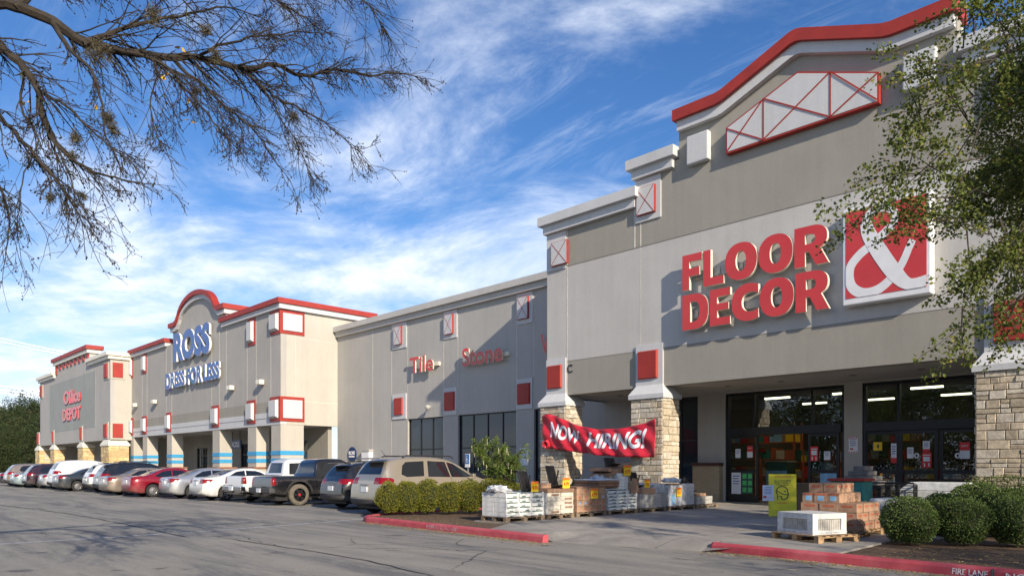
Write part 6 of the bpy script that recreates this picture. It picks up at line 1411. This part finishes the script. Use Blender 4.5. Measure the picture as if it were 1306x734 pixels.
# yellow notice board
q = Vector((*g(998, 658, ZW), ZW)); NS = thing('notice_sign', 'yellow notice board showing a face in a mask before the entrance', 'sign', q, R(27))
tl = Matrix.Rotation(R(-8), 4, 'X')
mb = MB(); mb.tbox(tl, -.36, .36, -.02, .02, 0.0, 1.17); mb.build('front_board', M['sign_yellow'], NS)
mb = MB(); mb.tbox(Matrix.Translation((0, .35, 0)) @ Matrix.Rotation(R(10), 4, 'X'), -.36, .36, -.02, .02, 0, 1.15); mb.build('back_board', M['sign_yellow'], NS)
FX = lambda x, z, d=.024: tl @ Vector((x, -d, z)); UX = Vector((1, 0, 0)); UZ = tl @ Vector((0, 0, 1))
def ntext(s_, x0, x1, z0, z1, m_): text_flat(s_, FX(x0, z0), UX, UZ, x1-x0, z1-z0, offset=.015).build('lettering', M[m_], NS)
ntext('ATTENTION', -.2, .22, 1.06, 1.12, 'price_orange'); ntext('ALL CUSTOMERS', -.22, .22, .97, 1.01, 'ink'); ntext('MUST WEAR A', -.2, .2, .91, .95, 'ink'); ntext('FACE MASK', -.15, .17, .85, .89, 'ink')
ntext('REQUIRED', -.14, .14, .35, .39, 'price_orange'); ntext('THANK YOU', -.16, .14, .10, .135, 'ink')
mb = MB()
def ring(pts, w_, mb=mb):
    n = len(pts)
    for i in range(n-1):
        a, b = Vector((pts[i][0], 0, pts[i][1])), Vector((pts[i+1][0], 0, pts[i+1][1])); d = (b-a).normalized(); nn = Vector((-d.z, 0, d.x))*w_; e_ = d*w_*.5
        P4 = [a-nn-e_, b-nn+e_, b+nn+e_, a+nn-e_]; mb.add([FX(p.x, p.z, .0245+.0004*i) for p in P4], [(0, 1, 2, 3)])
ring([(-.13, .47), (-.13, .60), (-.16, .68), (-.13, .78), (-.04, .83), (.06, .82), (.13, .75), (.14, .66), (.16, .60), (.13, .56), (.12, .50), (.05, .47), (-.02, .48)], .011); ring([(-.13, .70), (.0, .62), (.13, .60)], .010); ring([(-.1, .56), (-.02, .55), (-.02, .48)], .010); ring([(.05, .70), (.09, .70)], .014); mb.build('mask_symbol', M['ink'], NS)
ntext('SAFETY  FIRST', -.2, .2, .27, .295, 'ink_blue') if False else None
t = thing('paper_notice', 'white paper sheet taped to the left edge of the yellow notice', 'paper', q+Vector((0, 0, 0)), R(27)); mb = MB(); mb.tbox(tl, -.52, -.22, -.032, -.028, .42, .86); mb.build('sheet', M['paper'], t); mb = MB(); mb.tbox(tl, -.50, -.42, -.0345, -.033, .50, .56); mb.build('red_mark', M['price_red'], t)
mb = MB(); [mb.tbox(tl, -.47, -.28, -.0345, -.033, z, z+.012) for z in (.62, .66, .70, .74, .79)]; mb.build('printed_lines', M['ink_blue'], t)
# banner between the two left piers
BY = 22.02
tp_ = [(692, 530.6), (704.5, 527), (724, 537), (753.5, 546.6), (783, 547), (807.5, 543.6), (838, 534)]
bt_ = [(694.7, 570), (704.5, 571), (734, 576), (765, 580), (785, 582), (805, 582.5), (835.7, 582.6)]
TPz = [(fx(x, BY), fz(x, y, BY)) for x, y in tp_]; BTz = [(fx(x, BY), fz(x, y, BY)) for x, y in bt_]
TPz = smooth_pts(TPz, 1); BTz = smooth_pts(BTz, 1)
def ban(u, v, off_=0.0):
    x0_, x1_ = lerp(BTz[0][0], TPz[0][0], v), lerp(BTz[-1][0], TPz[-1][0], v); x = lerp(x0_, x1_, u); z = lerp(interp(BTz, x), interp(TPz, x), v)
    y = BY-.03+.05*math.sin(u*21+v*3)*(1-v*.5)*(.4+.6*math.sin(u*3.14))+.035*math.sin(u*47+v*9)+.02*math.sin(v*11+u*5); return (x, y-.03-off_, z+.012*math.sin(u*33))
mb = MB(); NU, NV = 120, 16
for i in range(NU+1):
    for j in range(NV+1): mb.v.append(ban(i/NU, j/NV))
for i in range(NU):
    for j in range(NV): a = i*(NV+1)+j; mb.f.append((a, a+NV+1, a+NV+2, a+1)); mb.m.append(0)
BN = wthing('banner', 'sagging red NOW HIRING banner tied between the two left stone piers', 'banner', (TPz[0][0], BY, 3)); o = mb.build('cloth', M['banner_red'], BN, smooth=True); sm_ = o.modifiers.new('thickness', 'SOLIDIFY'); sm_.thickness = .004; sm_.offset = -1
def bent_text(s_, u0, u1, v0, v1):
    vs, fs, nz = text_geo(s_, .035, .28, 1.0); bm = bmesh.new(); mp = {}
    for f, n in zip(fs, nz):
        if n > .7:
            q_ = []
            for i in f:
                if i not in mp: mp[i] = bm.verts.new((lerp(u0, u1, vs[i][0]), lerp(v0, v1, vs[i][1]), 0))
                q_.append(mp[i])
            try: bm.faces.new(q_)
            except ValueError: pass
    for k in range(1, NU): bmesh.ops.bisect_plane(bm, geom=bm.verts[:]+bm.edges[:]+bm.faces[:], plane_co=(k/NU, 0, 0), plane_no=(1, 0, 0))
    for k in range(1, NV): bmesh.ops.bisect_plane(bm, geom=bm.verts[:]+bm.edges[:]+bm.faces[:], plane_co=(0, k/NV, 0), plane_no=(0, 1, 0))
    for v in bm.verts:
        u_, v_ = v.co.x, v.co.y; i, j = min(int(u_*NU+1e-6), NU-1), min(int(v_*NV+1e-6), NV-1); fu, fv = u_*NU-i, v_*NV-j
        a, b, c, d = (Vector(ban(x/NU, y/NV)) for x, y in ((i, j), (i+1, j), (i+1, j+1), (i, j+1)))
        v.co = a.lerp(b, fu).lerp(d.lerp(c, fu), fv)+Vector((0, -.012, 0))
    me = bpy.data.meshes.new('lettering'); bm.to_mesh(me); bm.free(); me.materials.append(M['paper']); o = bpy.data.objects.new('lettering', me); COL.objects.link(o); o.parent = BN; o.location = -BN.location
bent_text('NOW', .075, .37, .32, .80); bent_text('HIRING!', .43, .93, .27, .84)
mb = MB()
for a in range(7): an = a*.9; mb.tube([ban(.03, .12), Vector(ban(.03, .12))+Vector((.18*math.cos(an), -.08, .16*math.sin(an)-.04))], [.03, .09], 6)
mb.build('knot', M['banner_red'], BN)
for pp, sgn in ((ban(.04, .97), -1), (ban(1, 1), 1)): pass
mb = MB(); mb.tube([ban(.06, .98), (fx(741, 22.9), 22.6, fz(741, 533, 22.6))], .012, 5); mb.tube([ban(0, .9), (-21.2, 22.3, 3.35)], .012, 5); mb.tube([ban(1, 1), (-15.5, 22.16, 3.1)], .012, 5); mb.tube([ban(1, 0), (-15.5, 22.16, 1.85)], .012, 5); mb.build('rope', M['ink'], BN)
# posters on glass and wall
def poster(px0, py0, px1, py1, Y, label, kind, cat='poster'):
    x0, x1 = fx(px0, Y), fx(px1, Y); z1, z0 = fz(px0, py0, Y), fz(px0, py1, Y); t = wthing('poster', label, cat, (x0, Y, z0)); w_, h_ = x1-x0, z1-z0
    def bx(n_, a, b, c, d, m_, k): mb = MB(); mb.box(x0+w_*a, x0+w_*b, Y-.006-.002*k, Y-.004-.002*k, z0+h_*c, z0+h_*d); mb.build(n_, M[m_], t)
    bx('sheet', 0, 1, 0, 1, {'white': 'paper', 'red': 'price_red', 'half': 'paper', 'yellow': 'price_yellow', 'green': 'carton_green', 'lime': 'sign_yellow', 'top': 'paper', 'stripe': 'paper', 'blue': 'label_blue'}[kind], 0)
    if kind == 'red': bx('white_field', .15, .85, .42, .72, 'paper', 1); bx('header', .1, .9, .80, .86, 'paper', 1); bx('figure', .2, .32, .08, .3, 'paper', 1); bx('figure', .68, .8, .08, .3, 'paper', 1)
    if kind == 'half': bx('red_field', 0, 1, 0, .27, 'price_red', 1)
    if kind == 'top': bx('red_field', 0, 1, .5, 1, 'price_red', 1); text_flat('SAFETY', (x0+w_*.15, Y-.009, z0+h_*.72), (1, 0, 0), (0, 0, 1), w_*.7, h_*.12).build('lettering', M['paper'], t)
    if kind in ('white', 'half', 'stripe'):
        for k in range(4): bx('printed_line', .15, .85-.1*(k % 2), .82-.12*k, .86-.12*k, 'ink_blue', 1)
    if kind == 'stripe':
        for k in range(4): bx('red_stripe', .05+.25*k, .17+.25*k, .9, 1.0, 'price_red', 1); bx('red_stripe', .05+.25*k, .17+.25*k, 0, .08, 'price_red', 1)
        bx('red_mark', .15, .5, .2, .3, 'price_red', 2)
    if kind == 'yellow': text_flat('4', (x0+w_*.35, Y-.009, z0+h_*.2), (1, 0, 0), (0, 0, 1), w_*.32, h_*.6, offset=.02).build('lettering', M['ink'], t)
    if kind == 'green':
        for k in range(3):
            for j in range(2): bx('bright_label', .08+.5*j, .44+.5*j, .08+.32*k, .3+.32*k, 'grn', 1)
plain('grn', (0.08, 0.55, 0.16), .5)
GY = W+.025
for a in [(938, 572, 944.5, 583.5, 'small white sheet on the open left door leaf', 'white'), (953, 568, 960, 583, 'small red and white sheet on the left door leaf', 'top'), (933, 602, 945, 629, 'pale sheet low on the left door leaf', 'white'), (946, 602, 960, 629, 'green flyer low on the left door leaf', 'green'),
          (1033.5, 569, 1043.5, 587.5, 'red and white safety sheet on the right leaf of the open entrance', 'red'), (1051, 575, 1059, 586, 'white sheet beside a lime dot on the right leaf', 'white'), (1046, 603, 1067, 622, 'pale blue sheet low on the right leaf of the open entrance', 'blue'),
          (1157, 570, 1165, 584, 'white sheet on the middle door left of the round arrow', 'white'), (1177, 562, 1186, 576, 'white and red sheet above the large red one on the middle door', 'half'), (1176, 576.5, 1188, 596, 'large red safety sheet on the middle door', 'red'), (1224, 563.5, 1237, 584.5, 'red topped sheet on the right hand closed door', 'top'),
          (1136.5, 565, 1143.5, 590, 'tall white sheet with red foot on the fixed left pane', 'half'), (1114, 563.5, 1125, 574, 'orange card numbered 4 on the fixed left pane', 'yellow')]:
    yy = GY if a[0] < 1100 or (1146 < a[0] < 1196) else W+.085
    poster(a[0], a[1], a[2], a[3], yy-.02 if True else yy, a[4], a[5])
poster(1082.5, 557, 1094, 577, W, 'white notice with red striped border on the wall between the entrances', 'stripe', 'notice')
for px_, py_, yy, lb in ((1169, 580.5, GY-.02, 'round white arrow sticker on the middle door'), (1221.5, 580.5, W+.06, 'round white arrow sticker on the right hand closed door')):
    x, z = fx(px_, yy), fz(px_, py_, yy); t = wthing('door_sticker', lb, 'sticker', (x, yy, z)); mb = MB(); mb.lathe([(0, 0), (.085, 0), (.085, .003)], 20, 'y', (x, yy-.006, z)); mb.build('disc', M['paper'], t); mb = MB(); mb.prism([(x-.02, z-.05), (x+.02, z-.05), (x+.02, z), (x+.045, z), (x, z+.055), (x-.045, z), (x-.02, z)], yy-.012, yy-.008); mb.build('arrow', M['ink'], t)
poster(663, 571, 673.5, 592.5, W, 'large white and blue notice on the wing pilaster behind the willow', 'white', 'notice')
# accessible parking sign on its post
x, y = fx(597, 21.5), 21.5; t = thing('parking_sign', 'small blue accessible parking sign on a post before the wing windows', 'sign', (x, y, ZW)); mb = MB(); mb.box(-.03, .03, -.02, .02, 0, 1.9); mb.build('post', M['galv'], t); mb = MB(); mb.box(-.16, .16, -.05, -.03, 1.35, 1.95); mb.build('panel', M['sign_white'], t); mb = MB(); mb.box(-.14, .14, -.056, -.052, 1.5, 1.93); mb.build('blue_field', M['label_blue2'], t)
mb = MB(); mb.lathe([(.06, 0), (.08, 0)], 16, 'y', (0.0, -.059, 1.64)); mb.box(-.04, -.015, -.06, -.058, 1.64, 1.8); mb.lathe([(0, 0), (.025, 0)], 10, 'y', (-.02, -.059, 1.85)); mb.build('wheelchair_symbol', M['sign_white'], t)
# goods seen inside the store
GOODS = ['carton_brown', 'carton_orange', 'teal', 'label_blue', 'carton_cream', 'price_yellow', 'carton_green', 'carton_grey', 'price_red']
def shelf(x0, x1, y0, y1, h, label, rs):
    t = wthing('store_shelf', label, 'shelf', ((x0+x1)/2, (y0+y1)/2, ZW), 'stocked shelves inside the store'); r_ = random.Random(rs); mb = MB()
    for x in (x0, x1-.06):
        for y in (y0, y1-.06): mb.box(x, x+.06, y, y+.06, ZW, h)
    nl = max(2, int(h/.75))
    for k in range(nl): z = ZW+.1+k*(h-.4)/nl; mb.box(x0, x1, y0, y1, z, z+.04)
    mb.build('rack', M['carton_orange'], t)
    mb = MB()
    for k in range(nl):
        z = ZW+.142+k*(h-.4)/nl; x = x0+.08
        while x < x1-.3:
            w_ = r_.uniform(.15, .45); hh = r_.uniform(.2, .55); mb.box(x, x+w_-.02, y0+r_.uniform(.0, .15), y1-.1, z, z+hh, r_.randrange(len(GOODS))); x += w_
    mb.build('stock', [M[q] for q in GOODS], t)
shelf(-14.6, -12.3, W+5.5, W+6.3, 2.6, 'stocked orange shelf seen through the open left doors', 1); shelf(-11.8, -9.6, W+3.6, W+4.3, 1.4, 'low stocked shelf inside right of the open doors', 2); shelf(-16.6, -14.4, W+1.6, W+2.2, 1.9, 'shelf of goods right behind the left door leaf', 3)
shelf(-9.4, -7.2, W+2.6, W+3.3, 2.0, 'stocked shelf behind the fixed left pane', 4); shelf(-6.8, -4.2, W+4.6, W+5.4, 2.6, 'tall stocked shelf behind the right hand doors', 5); shelf(-13.2, -10.6, W+9.5, W+10.3, 3.6, 'deep tall shelf far inside the store', 6)
carton(-14.4, -13.5, W+2.6, W+3.4, ZW, 1.75, ['carton_green', 'label_blue', 'carton_cream'], 'tall loaded display of plants and bags inside the open doors', None, name='display_stack', cat='display', deco=lambda mb, hx, hy, h: (mb.box(-hx, hx, -hy-.02, -hy, h*.3, h*.75, 1), mb.box(-hx*1.1, hx*1.1, -hy, hy, h*.97, h, 2)))
shelf(-19.0, -15.2, W+7, W+7.9, 3.6, 'long tall shelf of goods deep behind the open doors', 7); shelf(-16.4, -14.9, W+3.2, W+3.9, 1.5, 'low shelf just inside the open doors, left side', 8); shelf(-13.3, -12.0, W+3.6, W+4.2, 2.2, 'narrow shelf just inside the open doors, right side', 9)
# person in dark clothes just inside the closed doors
def person(x, y, z, rz, label, top_, leg_):
    V = {'pel': (0, 0, .93), 'wst': (0, .0, 1.08), 'chs': (0, -.01, 1.32), 'nck': (0, -.01, 1.47), 'hd0': (0, -.02, 1.55)}
    pts = []; ed = []; rad = []
    def add(p, r_, par=None):
        pts.append(p); rad.append(r_); k = len(pts)-1
        if par is not None: ed.append((par, k))
        return k
    pel = add((0, 0, .95), (.16, .12)); w1 = add((0, 0, 1.10), (.14, .10), pel); ch = add((0, 0, 1.32), (.18, .11), w1); nk = add((0, .0, 1.46), (.065, .065), ch); h1 = add((0, -.01, 1.56), (.07, .075), nk); h2 = add((0, -.02, 1.66), (.078, .095), h1); add((0, -.01, 1.74), (.055, .07), h2)
    for s in (-1, 1):
        sh = add((s*.19, 0, 1.40), (.065, .06), ch); el = add((s*.25, .0, 1.13), (.045, .045), sh); wr_ = add((s*.20, -.20, 1.02), (.03, .03), el); hd = add((s*.17, -.28, 1.01), (.034, .022), wr_)
        for f in range(4): add((s*(.17-.025+.017*f), -.35-.01*(f in (1, 2)), 1.0), (.009, .009), hd)
        add((s*.12, -.29, 1.02), (.011, .011), hd)
        hp = add((s*.09, 0, .86), (.095, .10), pel); kn = add((s*.10, -.02, .48), (.062, .065), hp); an = add((s*.10, .02, .09), (.042, .045), kn); add((s*.11, -.14, .04), (.04, .03), an)
    me = bpy.data.meshes.new('person'); me.from_pydata(pts, ed, []); o = bpy.data.objects.new('person', me); COL.objects.link(o)
    sk = o.modifiers.new('skin', 'SKIN'); sk.use_smooth_shade = True
    for i, r_ in enumerate(rad): me.skin_vertices[0].data[i].radius = r_
    me.skin_vertices[0].data[0].use_root = True; su = o.modifiers.new('sub', 'SUBSURF'); su.levels = 2; su.render_levels = 2
    dg = bpy.context.evaluated_depsgraph_get(); m2 = bpy.data.meshes.new_from_object(o.evaluated_get(dg)); o.modifiers.clear(); o.data = m2
    for q in ('skin_tone', top_, leg_): m2.materials.append(M[q])
    for p in m2.polygons: c = p.center; p.material_index = 0 if (c.z > 1.47 or c.y < -.24 and c.z > .5) else (1 if c.z > .92 else 2); p.use_smooth = True
    o.location = (x, y, z); o.rotation_euler = (0, 0, R(rz)); tag(o, label, 'person')
    mb = MB(); bm = bmesh.new(); bmesh.ops.create_icosphere(bm, subdivisions=3, radius=1)
    for v in bm.verts: c = v.co; v.co = Vector((c.x*.088, c.y*.105+.015, 1.695+max(c.z, -.35+(.5 if c.y < -.2 else 0))*.095))
    mb.add([v.co for v in bm.verts], [[v.index for v in f.verts] for f in bm.faces]); bm.free(); mb.build('hair', M['ink'], o, True)
plain('skin_tone', (.32, .19, .13), .6); plain('dark_shirt', (.02, .02, .025), .8); plain('dark_trousers', (.025, .028, .04), .8)
person(fx(1124, W+.8), W+.8, ZW, 15, 'person in dark clothes standing behind the left pane of the closed doors', 'dark_shirt', 'dark_trousers')
